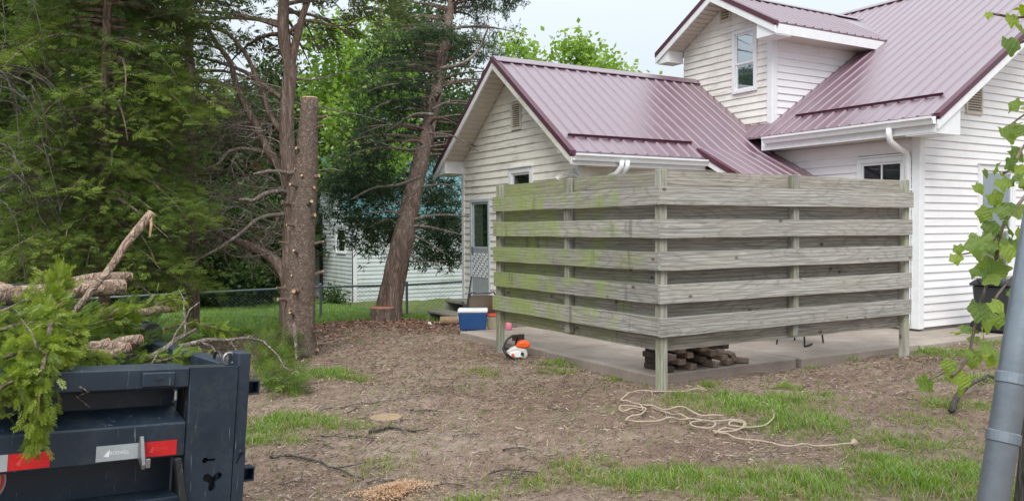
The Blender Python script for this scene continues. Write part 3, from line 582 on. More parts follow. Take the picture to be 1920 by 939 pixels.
# ---------------------------------------------------------------- neighbour's house and chain-link fence
NB = Vector((8.36, 22.96, -.75)); nh = thing('neighbour_house', 'small white-sided house with teal metal roof beyond the chain-link fence', 'house', NB)
P_nf = Plane((8.36, 22.96), (1, 0), (0, -1)); P_nl = Plane((8.36, 27.6), (0, -1), (-1, 0))
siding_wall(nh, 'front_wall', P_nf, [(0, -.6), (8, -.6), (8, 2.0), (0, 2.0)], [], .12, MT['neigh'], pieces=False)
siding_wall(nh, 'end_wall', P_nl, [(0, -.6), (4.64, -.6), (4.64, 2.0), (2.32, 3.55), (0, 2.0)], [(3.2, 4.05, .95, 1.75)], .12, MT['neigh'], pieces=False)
window(nh, P_nl, 3.2, 4.05, .95, 1.75, .06, .5, [(0, .5, 'screen')])
part(nh, 'foundation', MB().box(8.42, 16.3, 23.03, 27.5, -1.2, -.59), MT['foundation'], world=True)
part(nh, 'corner_trim', P_nf.box(P_nl.box(MB(), 4.56, 4.67, -.6, 2, -.05, .03), -.03, .09, -.6, 2, -.05, .031), MT['trim'], world=True)
rz = lambda y: 1.98 + .72 * (2.62 - abs(25.28 - y))
for ya in (22.66, 27.9):
    r_ = part(nh, 'roof', MB().prism([(8.1, ya, rz(ya)), (16.6, ya, rz(ya)), (16.6, 25.28, rz(25.28)), (8.1, 25.28, rz(25.28))], (0, 0, .03)), MT['teal'], world=True)
    if ya < 25:
        for k in range(28): x = 8.15 + k * .3; part(r_, 'rib', MB().bar((x, ya, rz(ya) + .04), (x, 25.28, rz(25.28) + .04), .05, .03), MT['teal'], world=True)
part(nh, 'rear_wall', MB().box(8.45, 16.3, 27.4, 27.5, -.6, 2.0).box(16.2, 16.34, 23.1, 27.4, -.6, 2), MT['neigh'], world=True)
part(nh, 'downspout', MB().tube([(8.3, 25.75, 2.2), (8.3, 25.75, -.75)], .06, 8), MT['dark'], world=True)

rail = [W(872, 527, 18.0), W(762, 533, 17.7), W(600, 536, 17.3), W(370, 546, 16.6), W(150, 556, 16.0), W(-80, 566, 15.4)]
cb = Vector((rail[1].x, rail[1].y, gzf(rail[1].x, rail[1].y))); cl = thing('chain_link_fence', 'low grey chain-link fence running in front of the woods and white house', 'fence', cb)
part(cl, 'top_rail', MB().tube(rail, .022, 8), MT['galv'], world=True)
for p in rail[:-1]: part(cl, 'post', MB().tube([(p.x, p.y, gzf(p.x, p.y) - .2), (p.x, p.y, p.z + .03)], .03, 8).lathe([(.034, 0), (.03, .03), (.008, .05)], 8, (p.x, p.y, p.z + .03)), MT['galv'], world=True)
mb = MB()
for a, b in zip(rail[:-1], rail[1:]):
    L = (b - a).length; n = int(L / .085)
    for i in range(n):
        for sg in (1, -1):
            t0 = i / n; t1 = t0 + sg * .8 / L
            if not 0 <= t1 <= 1: continue
            p = a.lerp(b, t0); q = a.lerp(b, t1); q.z = gzf(q.x, q.y) + .02; mb.tube([p, q], .002, 3, False)
part(cl, 'wire_mesh', mb, MT['galv'], world=True)['kind'] = 'stuff'

# ---------------------------------------------------------------- leaf shapes
def diamond(base, d, n, L, w):
    base, d, n = Vector(base), Vector(d).normalized(), Vector(n); s = d.cross(n).normalized()
    return [base, base + d * L * .45 + s * w / 2, base + d * L, base + d * L * .45 - s * w / 2]
def t_spray(n, spread, lw, seed, sub=0):
    r = random.Random(seed); v = []; add = lambda q: v.extend(tuple(p) for p in q)
    add(diamond((0, 0, 0), (1, 0, .04), (0, 0, 1), 1.0, .03))
    for i in range(n):
        t = (i + .6) / n; L = spread * (1 - .7 * t) + .07; x = .06 + .84 * t; zc = .06 * math.sin(3 * x)
        for sg in (1, -1):
            a = R(r.uniform(32, 58)) * sg; d = Vector((math.cos(a), math.sin(a), r.uniform(-.28, .28)))
            add(diamond((x, 0, zc), d, (r.uniform(-.3, .3), r.uniform(-.3, .3), 1), L, lw))
            for k in range(sub):
                u = .3 + .55 * k / max(1, sub - 1); b = Vector((x, 0, zc)) + d.normalized() * L * u
                for g2 in (1, -1):
                    a2 = a + R(40) * g2; add(diamond(b, (math.cos(a2), math.sin(a2), r.uniform(-.4, .4)), (r.uniform(-.4, .4), r.uniform(-.4, .4), 1), L * .42 * (1.2 - u * .6), lw * .8))
    v = np.array(v); return v, np.arange(len(v)).reshape(-1, 4)
def t_clump(n, leaf, seed, spread=1.0, wr=.62):
    r = random.Random(seed); v = []
    for i in range(n):
        d = Vector((r.gauss(0, 1), r.gauss(0, 1), r.gauss(-.15, .7))).normalized(); b = Vector((r.gauss(0, .3), r.gauss(0, .3), r.gauss(0, .2))) * spread
        v += [tuple(p) for p in diamond(b, d, (r.gauss(0, .6), r.gauss(0, .6), 1), leaf * r.uniform(.7, 1.2), leaf * wr)]
    v = np.array(v); return v, np.arange(len(v)).reshape(-1, 4)
SPRAY = t_spray(7, .38, .045, 3); SPRAY_LO = t_spray(6, .45, .09, 5); SPRAY_HI = t_spray(8, .36, .036, 9, 3); TUFT = t_clump(14, .6, 4, .6, .2); CLUMP = t_clump(8, .34, 8, 1.1)
def rvec(n): return nrm(rng.normal(size=(n, 3)))
def bez(pts, n):                                                     # smooth path through points
    P = [np.array(p, float) for p in pts]; out = []; P = [2 * P[0] - P[1]] + P + [2 * P[-1] - P[-2]]
    for i in range(1, len(P) - 2):
        for k in range(n):
            t = k / n; a, b, c, d = P[i - 1:i + 3]; out.append(.5 * (2 * b + (c - a) * t + (2 * a - 5 * b + 4 * c - d) * t * t + (3 * b - a - 3 * c + d) * t ** 3))
    out.append(P[-2]); return np.array(out)

def cedar_tree(name, label, base, path, rads, zr, radius, nl, mat, tmpl, size, barkm, tint=(.5, .22), per=26, droop=.15, grp=None, az=None, gaps=0, clear=.18, seed=1, flat=.35, keep=None, thick=.07):
    """trunk along PATH (scene coordinates); limbs between heights zr with reach radius(z)"""
    global rng; kept_rng = rng; rng = np.random.default_rng(seed)
    t = thing(name, label, 'tree', base, group=grp)
    P = bez(path, 6); rr = np.interp(np.linspace(0, 1, len(P)), np.linspace(0, 1, len(rads)), rads)
    part(t, 'trunk', MB().tube(P, rr, 14, True, .1), barkm, smooth=True, world=True)
    lim = MB(); pos, dirs, siz, tin = [], [], [], []
    for i in range(nl):
        z = zr[0] + (zr[1] - zr[0]) * ((i + rng.random()) / nl); k = int(np.clip(np.searchsorted(P[:, 2], z), 0, len(P) - 1)); o = P[k].copy(); o[2] = z
        a = rng.uniform(0, 2 * math.pi) if az is None else rng.choice(az) + rng.normal(0, .5)
        Lm = radius(z) * rng.uniform(.65, 1.12); out = np.array([math.cos(a), math.sin(a), 0]); sd = np.array([-out[1], out[0], 0]); bend = rng.normal(0, .18)
        tt = np.linspace(0, 1, 7)[:, None]; rise = rng.uniform(.05, .3)
        pts = o + out * tt * Lm + sd * bend * Lm * tt ** 2 + np.array([0, 0, 1]) * Lm * (rise * tt - (rise + droop * rng.uniform(.4, 1.6)) * tt ** 2.2)
        lim.tube(pts, np.linspace(.022 + .008 * Lm, .004, 7), 5, False)
        m = int(per * Lm / 1.5); u = clear + (1 - clear) * rng.random(m) ** .8
        c = np.stack([np.interp(u, tt[:, 0], pts[:, j]) for j in range(3)], 1); s = rng.normal(0, 1, m) * flat * Lm * (1.15 - .75 * u)
        c = c + sd * s[:, None] + np.stack([rng.normal(0, .05, m), rng.normal(0, .05, m), rng.normal(0, thick, m) - .2 * np.abs(s)], 1)
        dv = out * rng.uniform(.3, 1, m)[:, None] + sd * (np.sign(s) * rng.uniform(.2, .9, m))[:, None] + np.array([0, 0, -1]) * rng.uniform(-.25, .55, m)[:, None]
        tone = rng.normal(0, .16); pos.append(c); dirs.append(dv); siz.append(size * rng.uniform(.65, 1.3, m)); tin.append(np.clip(tint[0] + tone + tint[1] * rng.normal(size=m) * .6 + .55 * (u - .65), 0, 1))  # sprays lighten towards limb ends: lit tips and dark interior put into the tint
    pos = np.concatenate(pos); dirs = np.concatenate(dirs); ups = np.array([0, 0, 1]) + .45 * rng.normal(size=pos.shape)
    siz = np.concatenate(siz); tin = np.concatenate(tin)
    if gaps:
        g = vnoise(pos[:, 0] * .8 + pos[:, 1], pos[:, 2], 1.3); ok = g > gaps; pos, dirs, ups, siz, tin = pos[ok], dirs[ok], ups[ok], siz[ok], tin[ok]
    if keep is not None: ok = keep(pos); pos, dirs, ups, siz, tin = pos[ok], dirs[ok], ups[ok], siz[ok], tin[ok]
    V, Fa, T = inst(*tmpl, pos - np.array(base), dirs, ups, siz, tin)
    part(t, 'limbs', lim, barkm, world=True)
    obj('crown', np_mesh('crown', V, Fa, T), mat, t); rng = kept_rng; return t
def broad_tree(name, label, l, d, H, rad, zlow, nlobe, ncl, mat, barkm, leaf=.55, tint=(.5, .2), grp=None, seed=1, cat='tree', stem=True, sq=.75):
    r = np.random.default_rng(seed); p = LD(l, d); z0 = gzf(p.x, p.y); b = np.array([p.x, p.y, z0])
    t = thing(name, label, cat, b, group=grp); lob = []
    for i in range(nlobe):
        h = zlow + (H - zlow) * (i + .5) / nlobe; k = math.sin(math.pi * min(.97, .12 + .8 * (h - zlow) / (H - zlow))) ** .7; a = i * 2.4 + r.random(); q = rad * k * r.uniform(.25, .75)
        lob.append((np.array([math.cos(a) * q, math.sin(a) * q, h]), rad * r.uniform(.35, .6) * (.6 + .4 * k)))
    m = MB()
    if stem:
        m.tube(bez([(0, 0, -.3), (r.normal(0, .1), r.normal(0, .1), H * .3), (r.normal(0, .3), r.normal(0, .3), H * .6), (0, 0, H * .9)], 4), np.linspace(.022 * H, .015, 13), 9, True, .1)
        for c, s in lob: s0 = np.array([0, 0, c[2] * .62]); m.tube(bez([s0, (s0 + c) / 2 + np.array([0, 0, -.1]), c], 4), np.linspace(.006 * H, .01, 9), 5, False)
    else:
        for c, s in lob: m.tube([(0, 0, -.1), tuple(c * .5), tuple(c)], [.02, .015, .006], 4, False)
    part(t, 'trunk' if stem else 'stems', m, barkm, smooth=True)
    pos, tin, wts = [], [], np.array([s ** 2 for c, s in lob]); wts = wts / wts.sum()
    for (c, s), wt in zip(lob, wts):
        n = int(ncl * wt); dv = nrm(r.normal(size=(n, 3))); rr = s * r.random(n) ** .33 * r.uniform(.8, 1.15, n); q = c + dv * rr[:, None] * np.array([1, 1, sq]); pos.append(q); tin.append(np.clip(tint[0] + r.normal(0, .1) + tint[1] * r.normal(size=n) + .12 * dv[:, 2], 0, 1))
    pos = np.concatenate(pos); n = len(pos); dirs = nrm(r.normal(size=(n, 3))) + np.array([0, 0, -.2]); ups = np.array([0, 0, 1]) + .5 * r.normal(size=(n, 3))
    V, Fa, T = inst(*CLUMP, pos, dirs, ups, leaf * r.uniform(.7, 1.3, n), np.concatenate(tin))
    obj('crown' if stem else 'foliage', np_mesh('crown', V, Fa, T), mat, t); return t

# ---------------------------------------------------------------- woods behind the yard
sd_ = 100
for l, d, H, rad in ((-23, 27, 12, 3.6), (-20.3, 31, 13, 3.8), (-18, 25.5, 11.5, 3.2), (-15.4, 29, 13, 3.6), (-13.4, 25, 10.5, 3), (-11.2, 28.5, 6.4, 2.6), (-9.3, 33, 8.5, 3.2), (-8.2, 26.5, 6.0, 2.4), (-6.6, 36, 9, 3.4), (-3.4, 34, 11, 3.4), (-16, 37, 15, 4), (-12, 38, 8.5, 4)):
    sd_ += 1; broad_tree('woodland_tree', 'tall dark leafy tree in the woods behind the chain-link fence', l, d, H, rad, 1.0, 13, 2300, MT['leaf'], MT['bark_grey'], .62, (.42, .2), 'woodland trees', sd_)
for l, d, H, rad in ((-14.6, 20.6, 3.2, 1.5), (-12.4, 21.2, 2.9, 1.4), (-10.3, 20.4, 3, 1.4), (-8.6, 21.3, 2.7, 1.3), (-7.1, 20.6, 2.9, 1.2), (-6.9, 22.4, 3.2, 1.1), (-16.4, 20.0, 3.4, 1.5)):
    sd_ += 1; broad_tree('woodland_shrub', 'dark leafy shrub at the edge of the woods behind the chain-link fence', l, d, H, rad, .2, 9, 750, MT['leaf'], MT['bark_grey'], .42, (.4, .22), 'shrubs at the edge of the woods', sd_, 'shrub', False)
broad_tree('maple_tree', 'bright yellow-green leafy tree standing behind the leaning trunk', -4.5, 25.5, 8.6, 2.3, 3.2, 11, 1300, MT['leafb'], MT['bark_grey'], .6, (.42, .2), None, 31)
for k, (l, d, H, rad, n, lab) in enumerate(((3.4, 36, 10.2, 2.3, 1100, 'tall bright green tree rising over the middle of the low roof'), (.8, 36, 10.3, 1.9, 600, 'airy pale green treetop over the low roof beside the dark conifer'), (5.6, 38, 9.3, 1.9, 620, 'small bright green treetop over the low roof next to the dormer'), (1.2, 33, 7.4, 1.9, 500, 'darker green rounded tree low behind the roof ridge'))):
    broad_tree('distant_tree', lab, l, d, H, rad, 4.2, 10, n, MT['leafb'] if k < 3 else MT['leaf'], MT['bark_grey'], .8, (.5, .2), None, 50 + k)
broad_tree('foundation_shrub', 'small round shrub growing at the corner of the white house foundation', -4.85, 22.6, .42, .4, .06, 5, 70, MT['leaf'], MT['bark_grey'], .3, (.6, .2), None, 71, 'shrub', False)

# ---------------------------------------------------------------- cedars
def gbase(px, d): p = LD((px - 960) / F_PX * d, d); return np.array([p.x, p.y, gzf(p.x, p.y)])
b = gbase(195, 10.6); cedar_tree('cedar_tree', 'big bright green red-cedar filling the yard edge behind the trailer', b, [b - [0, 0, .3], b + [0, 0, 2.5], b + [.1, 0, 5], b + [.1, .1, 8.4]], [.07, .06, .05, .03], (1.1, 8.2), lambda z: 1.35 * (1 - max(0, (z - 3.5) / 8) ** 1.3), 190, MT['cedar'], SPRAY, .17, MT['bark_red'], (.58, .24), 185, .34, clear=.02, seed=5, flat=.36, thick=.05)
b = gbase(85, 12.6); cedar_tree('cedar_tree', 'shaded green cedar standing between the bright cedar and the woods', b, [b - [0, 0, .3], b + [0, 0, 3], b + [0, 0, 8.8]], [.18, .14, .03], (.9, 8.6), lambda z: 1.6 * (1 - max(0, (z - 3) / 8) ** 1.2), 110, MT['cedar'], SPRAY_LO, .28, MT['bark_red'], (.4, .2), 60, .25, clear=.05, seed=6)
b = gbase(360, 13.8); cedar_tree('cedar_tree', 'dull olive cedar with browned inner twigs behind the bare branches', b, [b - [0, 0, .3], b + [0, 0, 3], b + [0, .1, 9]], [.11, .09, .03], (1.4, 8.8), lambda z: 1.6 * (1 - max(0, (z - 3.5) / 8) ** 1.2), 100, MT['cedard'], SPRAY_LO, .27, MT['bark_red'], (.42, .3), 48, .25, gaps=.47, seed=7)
# the forked cedar behind the topped trunk, its bare limbs one by one
D2 = 12.0
def pp(lst, d0=D2): return [np.array(W(x, y, d0 + (q[0] if q else 0))) for x, y, *q in lst]
b = gbase(540, D2)
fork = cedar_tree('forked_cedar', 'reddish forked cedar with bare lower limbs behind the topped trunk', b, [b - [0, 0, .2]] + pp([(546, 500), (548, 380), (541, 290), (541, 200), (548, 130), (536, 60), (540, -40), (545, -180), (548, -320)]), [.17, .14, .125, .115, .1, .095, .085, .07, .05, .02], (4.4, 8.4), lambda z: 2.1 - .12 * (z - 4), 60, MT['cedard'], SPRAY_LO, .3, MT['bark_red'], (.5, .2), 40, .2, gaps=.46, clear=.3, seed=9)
for pts, r0, r1 in ((((548, 560), (530, 505), (505, 478), (470, 460), (425, 440, .3), (380, 425, .5)), .11, .03), (((548, 400), (535, 330), (505, 280), (475, 218), (450, 170), (437, 118), (410, 78), (385, 30)), .075, .025),
        (((541, 250), (515, 225), (490, 160), (470, 110), (440, 70), (400, 40)), .055, .015), (((543, 190), (505, 165), (465, 135), (400, 112), (340, 100, .3)), .045, .012), (((548, 130), (562, 70), (580, 10), (610, -60)), .07, .03), (((548, 60), (580, 40), (640, 50), (700, 30)), .03, .008)):
    P = bez(pp(pts), 5); part(fork, 'limb', MB().tube(P, np.linspace(r0, r1, len(P)), 9, True, .1), MT['bark_red'], smooth=True, world=True)
for pts, r0, r1 in ((((545, 398), (500, 405, -.3), (455, 438, -.5), (400, 478, -.7), (345, 500, -.8), (240, 505, -.9)), .032, .01), (((548, 362), (510, 364, -.3), (480, 378, -.5), (455, 385, -.6)), .035, .024), (((560, 322), (515, 324, -.4), (478, 330, -.6)), .032, .022),
        (((505, 284), (450, 278, -.2), (425, 288, -.3), (408, 308, -.4), (382, 322, -.5)), .03, .018), (((475, 228), (430, 238), (380, 248, .1), (310, 262, .3)), .03, .008), (((540, 235), (480, 232, .2), (420, 240, .3), (350, 262, .4)), .03, .008), (((545, 320), (600, 318), (640, 322)), .012, .006),
        (((541, 190), (580, 196, .2), (640, 205, .3), (720, 225, .5)), .02, .006), (((541, 145), (600, 150, .2), (680, 135, .4)), .02, .006), (((450, 170), (410, 150), (370, 160)), .015, .006), (((437, 118), (400, 125), (350, 165, .2)), .016, .006), (((530, 425), (495, 430), (440, 420), (425, 400)), .014, .006), (((545, 412), (520, 440), (470, 452)), .012, .005),
        (((505, 284), (480, 300), (430, 308)), .012, .005), (((490, 250), (460, 265), (400, 262, .2)), .012, .005), (((548, 450), (520, 470), (460, 480, -.3)), .012, .005), (((475, 218), (440, 205), (400, 210, .2)), .012, .005), (((548, 345), (500, 350, -.3), (440, 340, -.3)), .012, .005), (((500, 405, -.3), (470, 395), (430, 372)), .01, .004), (((455, 438, -.5), (435, 425), (400, 420)), .01, .004)):
    P = bez(pp(pts), 5); P = P + np.cumsum(rng.normal(0, .008, P.shape), 0); part(fork, 'branch', MB().tube(P, np.linspace(r0, r1, len(P)), 7, True, .1), MT['bark_bare'], smooth=True, world=True)
tw = MB()
for i in range(700):
    x, y = random.uniform(300, 545), random.uniform(140, 480); p = np.array(W(x, y, D2 + random.uniform(-.5, 1.2))); q = [p]
    dv = np.array(LD(random.uniform(-1, .3), random.uniform(-.4, .4))) + np.array([0, 0, random.uniform(-.7, .35)])
    for k in range(4): dv = dv + rng.normal(0, .25, 3); q.append(q[-1] + nrm(dv) * random.uniform(.06, .16))
    tw.tube(q, np.linspace(.009, .0035, 5), 3, False)
part(fork, 'dead_twigs', tw, MT['bark_bare'], world=True)['kind'] = 'stuff'
# leaning conifer
D3 = 15.0; b = np.array(W(720, 600, D3)); b[2] = gzf(b[0], b[1])
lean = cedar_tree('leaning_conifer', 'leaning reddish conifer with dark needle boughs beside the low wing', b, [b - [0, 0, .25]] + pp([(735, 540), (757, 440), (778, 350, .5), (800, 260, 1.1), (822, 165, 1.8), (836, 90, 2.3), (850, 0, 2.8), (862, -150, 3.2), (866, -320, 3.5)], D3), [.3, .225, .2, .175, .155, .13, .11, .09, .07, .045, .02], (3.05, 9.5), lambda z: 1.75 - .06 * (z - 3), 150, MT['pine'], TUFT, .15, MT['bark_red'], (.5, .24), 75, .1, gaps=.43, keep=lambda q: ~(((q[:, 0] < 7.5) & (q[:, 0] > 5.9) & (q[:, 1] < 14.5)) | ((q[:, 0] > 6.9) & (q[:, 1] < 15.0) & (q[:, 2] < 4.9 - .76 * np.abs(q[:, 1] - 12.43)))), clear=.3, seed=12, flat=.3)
for pts, r0, r1 in ((((790, 330), (750, 345), (700, 352), (660, 372)), .035, .01), (((770, 412), (800, 405), (835, 402), (880, 406)), .03, .012), (((768, 422), (800, 424), (835, 432), (868, 440)), .03, .01), (((765, 440), (800, 452), (835, 476)), .022, .008), (((755, 405), (735, 395), (700, 398), (660, 400)), .025, .008), (((752, 430), (730, 410), (690, 425)), .02, .006), (((815, 215), (780, 215), (745, 235), (720, 250)), .035, .01),
        (((830, 130), (870, 120), (900, 95), (915, 60)), .04, .015), (((805, 250), (850, 255), (900, 285)), .025, .008), (((800, 275), (760, 280), (700, 262)), .02, .006), (((786, 350), (830, 345), (868, 352)), .02, .006), (((780, 360), (740, 380), (690, 388)), .02, .006), (((760, 470), (790, 490), (840, 488)), .016, .005), (((812, 205), (850, 190), (905, 195)), .02, .006)):
    P = bez(pp([(x, y, random.uniform(-.2, .6) * k / 3) for k, (x, y) in enumerate(pts)], D3), 5); part(lean, 'branch', MB().tube(P, np.linspace(r0, r1, len(P)), 7, True, .1), MT['bark_bare'], smooth=True, world=True)
pos = []                                         # the lower, drooping boughs in front of the white house
for cx, cy, rx, ry, n in ((690, 355, 70, 30, 460), (660, 400, 60, 18, 120), (720, 425, 60, 26, 200), (700, 455, 50, 25, 90), (820, 370, 55, 28, 260), (835, 420, 45, 30, 260), (820, 455, 50, 28, 220), (800, 485, 50, 18, 110), (850, 480, 25, 20, 60), (640, 340, 45, 30, 130), (690, 300, 60, 35, 200), (650, 450, 30, 20, 26), (830, 310, 40, 30, 120), (700, 240, 50, 40, 150)):
    for k in range(int(n * .8)): xx = random.gauss(cx, rx * .55); pos.append(np.array(W(xx, random.gauss(cy, ry * .55), D3 + .9 + random.gauss(0, .4) + 2.4 * float(sstep(770, 800, xx)))))
pos = np.array(pos) - b; n = len(pos)
V, Fa, T = inst(*TUFT, pos, rvec(n), np.array([0, 0, 1]) + .5 * rng.normal(size=(n, 3)), .17 * rng.uniform(.7, 1.4, n), np.clip(.42 + .22 * rng.normal(size=n), 0, 1))
obj('lower_boughs', np_mesh('lower_boughs', V, Fa, T), MT['pine'], lean)
sb = W(716, 602, 14.75); sb.z = gzf(sb.x, sb.y)
st = thing('stump', 'low cut stump standing against the foot of the leaning trunk', 'stump', sb)
part(st, 'trunk', MB().lathe([(.27, -.15), (.235, .05), (.215, .16), (.21, .225)], 18), MT['bark_red'], smooth=False); part(st, 'cut_face', MB().lathe([(.215, .226), (.2, .245)], 18), MT['heart'])
# the topped trunk
D1 = 10.95; b1 = np.array(W(556, 668, D1)); b1[2] = gzf(b1[0], b1[1]); tp = thing('topped_trunk', 'tall branchless trunk cut flat at the top, dotted with limb stubs', 'tree trunk', b1)
P = bez([b1 - [0, 0, .25]] + pp([(557, 640), (562, 560), (566, 460), (572, 370), (578, 280), (584, 184)], D1), 5); rr = np.interp(np.linspace(0, 1, len(P)), [0, .1, .2, .35, .55, .75, 1], [.34, .26, .215, .19, .165, .15, .112])
mb = MB(); mb.tube(P, rr, 22, True, .09); part(tp, 'trunk', mb, MT['bark_top'], smooth=True, world=True)
part(tp, 'cut_face', MB().tube([P[-1] + [0, 0, .001], P[-1] + [0, 0, .014]], [.108, .1], 20), MT['cut'], world=True)
toc = -np.array(LD((560 - 960) / F_PX * D1, D1)); toc = toc / np.linalg.norm(toc)
for i in range(34):
    t = random.uniform(.12, .96); k = int(t * (len(P) - 1)); a = math.atan2(toc[1], toc[0]) + random.uniform(-1.75, 1.75); dv = np.array([math.cos(a), math.sin(a), random.uniform(.0, .35)]); dv = dv / np.linalg.norm(dv)
    s = P[k] + dv * rr[k] * .88; L = random.choice((.015, .03, .045, .06, .13)); r0 = random.uniform(.007, .03); e = s + dv * (rr[k] * .1 + L)
    sb_ = part(tp, 'limb_stub', MB().tube([s, s + dv * L * .5, e], [r0 * 1.5, r0 * 1.1, r0], 8), MT['bark_top'], world=True); part(sb_, 'cut_face', MB().tube([e + dv * .0005, e + dv * .004], [r0 * .95, r0 * .9], 8), MT['cut'], world=True)
P2 = pp([(549, 604, -.35), (552, 635, -.42), (553, 672, -.5)], D1); part(tp, 'torn_strip', MB().tube(bez(P2, 4), [.012, .02, .022, .024, .024, .022, .02, .018, .014], 6), MT['bark_bare'], world=True)

# bare weeping tree at the edge of the picture's woods
b = gbase(-60, 9.5); t = thing('dead_tree', 'leafless grey tree with drooping twigs beside the bright cedar', 'tree', b)
part(t, 'trunk', MB().tube(bez([b - [0, 0, .3], b + [0, 0, 1.6], b + [.1, 0, 3.4], b + [.2, .1, 5.2]], 5), np.linspace(.11, .03, 16), 9, True, .1), MT['bark_grey'], smooth=True, world=True)
for i in range(26):
    z = random.uniform(1.4, 4.9); s = b + [.05, 0, z]; a = random.uniform(-1.2, .6); o = np.array([math.cos(a), math.sin(a), 0]); L = random.uniform(.5, 1.0)
    q = bez([s, s + o * L * .5 + [0, 0, .3], s + o * L + [0, 0, .05], s + o * L * 1.15 + [0, 0, -.5 * random.uniform(.5, 1.6)]], 5); q = q + np.cumsum(rng.normal(0, .012, q.shape), 0); m = MB().tube(q, np.linspace(.014, .003, len(q)), 5, False)
    for k in range(5, len(q), 2):
        e = q[k]; q2 = [e]; dv = o * .4 + rng.normal(0, .5, 3) + [0, 0, -.5]
        for j in range(3): q2.append(q2[-1] + nrm(dv + rng.normal(0, .2, 3)) * .11)
        m.tube(q2, [.005, .004, .003, .002], 3, False)
    part(t, 'branch', m, MT['bark_grey'], world=True)

# ---------------------------------------------------------------- dump trailer
ADIR = Vector((.9845, .177, 0)); TO = LD(-.942, 3.0) - ADIR * .095
tr = thing('dump_trailer', 'dark slate-blue steel dump trailer with tailgate heaped with cut branches', 'trailer', TO, (0, R(4.5), R(10.2)))
def tbox(parent, name, *b, mat='tpaint', bevel=.004): return part(parent, name, MB().box(*b), MT[mat], bevel)
gate = tbox(tr, 'tailgate', -1.75, -.215, .14, .152, .5, 1.15)
tbox(gate, 'top_rail', -1.75, -.2194, 0, .138, 1.1, 1.167); tbox(gate, 'top_rail_web', -1.75, -.22, .03, .139, 1.09, 1.099)
m = MB(); m.hexa([(-1.75, 0, .865), (-.2194, 0, .865), (-.2194, .139, .865), (-1.75, .139, .865), (-1.75, 0, .981), (-.2194, 0, .981), (-.2194, .139, 1.02), (-1.75, .139, 1.02)]); beam = part(gate, 'cross_beam', m, MT['tpaint'], .005)
tbox(gate, 'bottom_rail', -1.75, -.2194, .02, .139, .6, .725); tbox(gate, 'lower_rib', -1.2, -1.16, .02, .139, .73, .86)
for x0, x1, mt in ((-.36, -.25, 'tape_r'), (-.504, -.372, 'tape_w'), (-.75, -.636, 'tape_r'), (-.885, -.751, 'tape_w')):
    tp_ = tbox(gate, 'reflective_tape', x0, x1, -.0022, -.0005, .874, .924, mat=mt, bevel=0)
    w = x1 - x0; pm = 'print_w' if mt == 'tape_w' else 'print_r'
    part(tp_, 'print', MB().prism([(x0 + w * .16, -.0026, .889), (x0 + w * .3, -.0026, .887), (x0 + w * .31, -.0026, .911)], (0, .0003, 0)).quad((x0 + w * .16, -.0026, .889), (x0 + w * .2, -.0026, .8885), (x0 + w * .2, -.0026, .8925)), MT[pm])
    cu = bpy.data.curves.new('t', 'FONT'); cu.body = 'ROSSWELL'; cu.size = .0165; cu.extrude = .0001; to_ = bpy.data.objects.new('t', cu); C.objects.link(to_); bpy.context.view_layer.update()
    me = bpy.data.meshes.new_from_object(to_.evaluated_get(bpy.context.evaluated_depsgraph_get())); bpy.data.objects.remove(to_)
    me.transform(Matrix.Translation((x0 + w * .32, -.0027, .893)) @ Matrix.Rotation(R(90), 4, 'X') @ Matrix.Diagonal((w * .5 / .0905, 1, 1, 1))); me.materials.clear(); o = obj('print', me, MT[pm], tp_)
lt = tbox(gate, 'latch_housing', -.378, -.272, -.012, .0, 1.107, 1.156); tbox(lt, 'slot_shade', -.335, -.308, -.0132, -.0115, 1.128, 1.134, mat='dark', bevel=0)  # raised dark strip takes the place of the shade in an open slot
part(gate, 'latch_tab', MB().prism([(-.376, -.001, .945), (-.376, -.02, .95), (-.376, -.055, .86), (-.376, -.05, .845), (-.376, -.001, .875)], (.012, 0, 0)).box(-.364, -.35, -.056, -.046, .85, .88), MT['steel'], .002)
part(gate, 'hook', MB().tube([(-.262, .03, 1.1), (-.262, .005, 1.085), (-.262, .004, 1.06), (-.262, .02, 1.05)], .005, 8), MT['steel'])
part(gate, 'release_lever', MB().bar((-.252, -.02, .865), (-.2, -.045, .55), .022, .028, (0, -1, 0)).tube([(-.2, -.075, .69), (-.2, -.02, .69)], .02, 10), MT['tdark'], .003)
sk = part(gate, 'round_sticker', MB().tube([(-.8, .1385, .815), (-.8, .1368, .815)], [.075, .075], 36), MT['decal_g'])
for n_, r0, r1, yy, mt in (('print', .066, .07, .1365, 'print_r'),):
    m = MB(); i = 48
    for k in range(i):
        a0, a1 = 2 * math.pi * k / i, 2 * math.pi * (k + 1) / i; m.quad(*[(-.8 + r * math.cos(a), yy, .815 + r * math.sin(a)) for r, a in ((.06, a0), (.06, a1), (.07, a1), (.07, a0))])
    part(sk, n_, m, MT[mt])
part(sk, 'print', MB().prism([(-.857, .1366, .805), (-.743, .1366, .805), (-.745, .1366, .775), (-.855, .1366, .775)], (0, -.0003, 0)).prism([(-.83, .1366, .855), (-.805, .1366, .812), (-.8, .1366, .865), (-.815, .1366, .866)], (0, -.0003, 0)).prism([(-.79, .1366, .866), (-.797, .1366, .812), (-.775, .1366, .86)], (0, -.0003, 0)), MT['print_r'])
cu = bpy.data.curves.new('t', 'FONT'); cu.body = 'PIONEER'; cu.size = .026; to_ = bpy.data.objects.new('t', cu); C.objects.link(to_); bpy.context.view_layer.update()
me = bpy.data.meshes.new_from_object(to_.evaluated_get(bpy.context.evaluated_depsgraph_get())); bpy.data.objects.remove(to_); me.transform(Matrix.Translation((-.855, .136, .781)) @ Matrix.Rotation(R(90), 4, 'X') @ Matrix.Diagonal((.9, 1, 1, 1))); obj('print', me, MT['print_w'], sk)
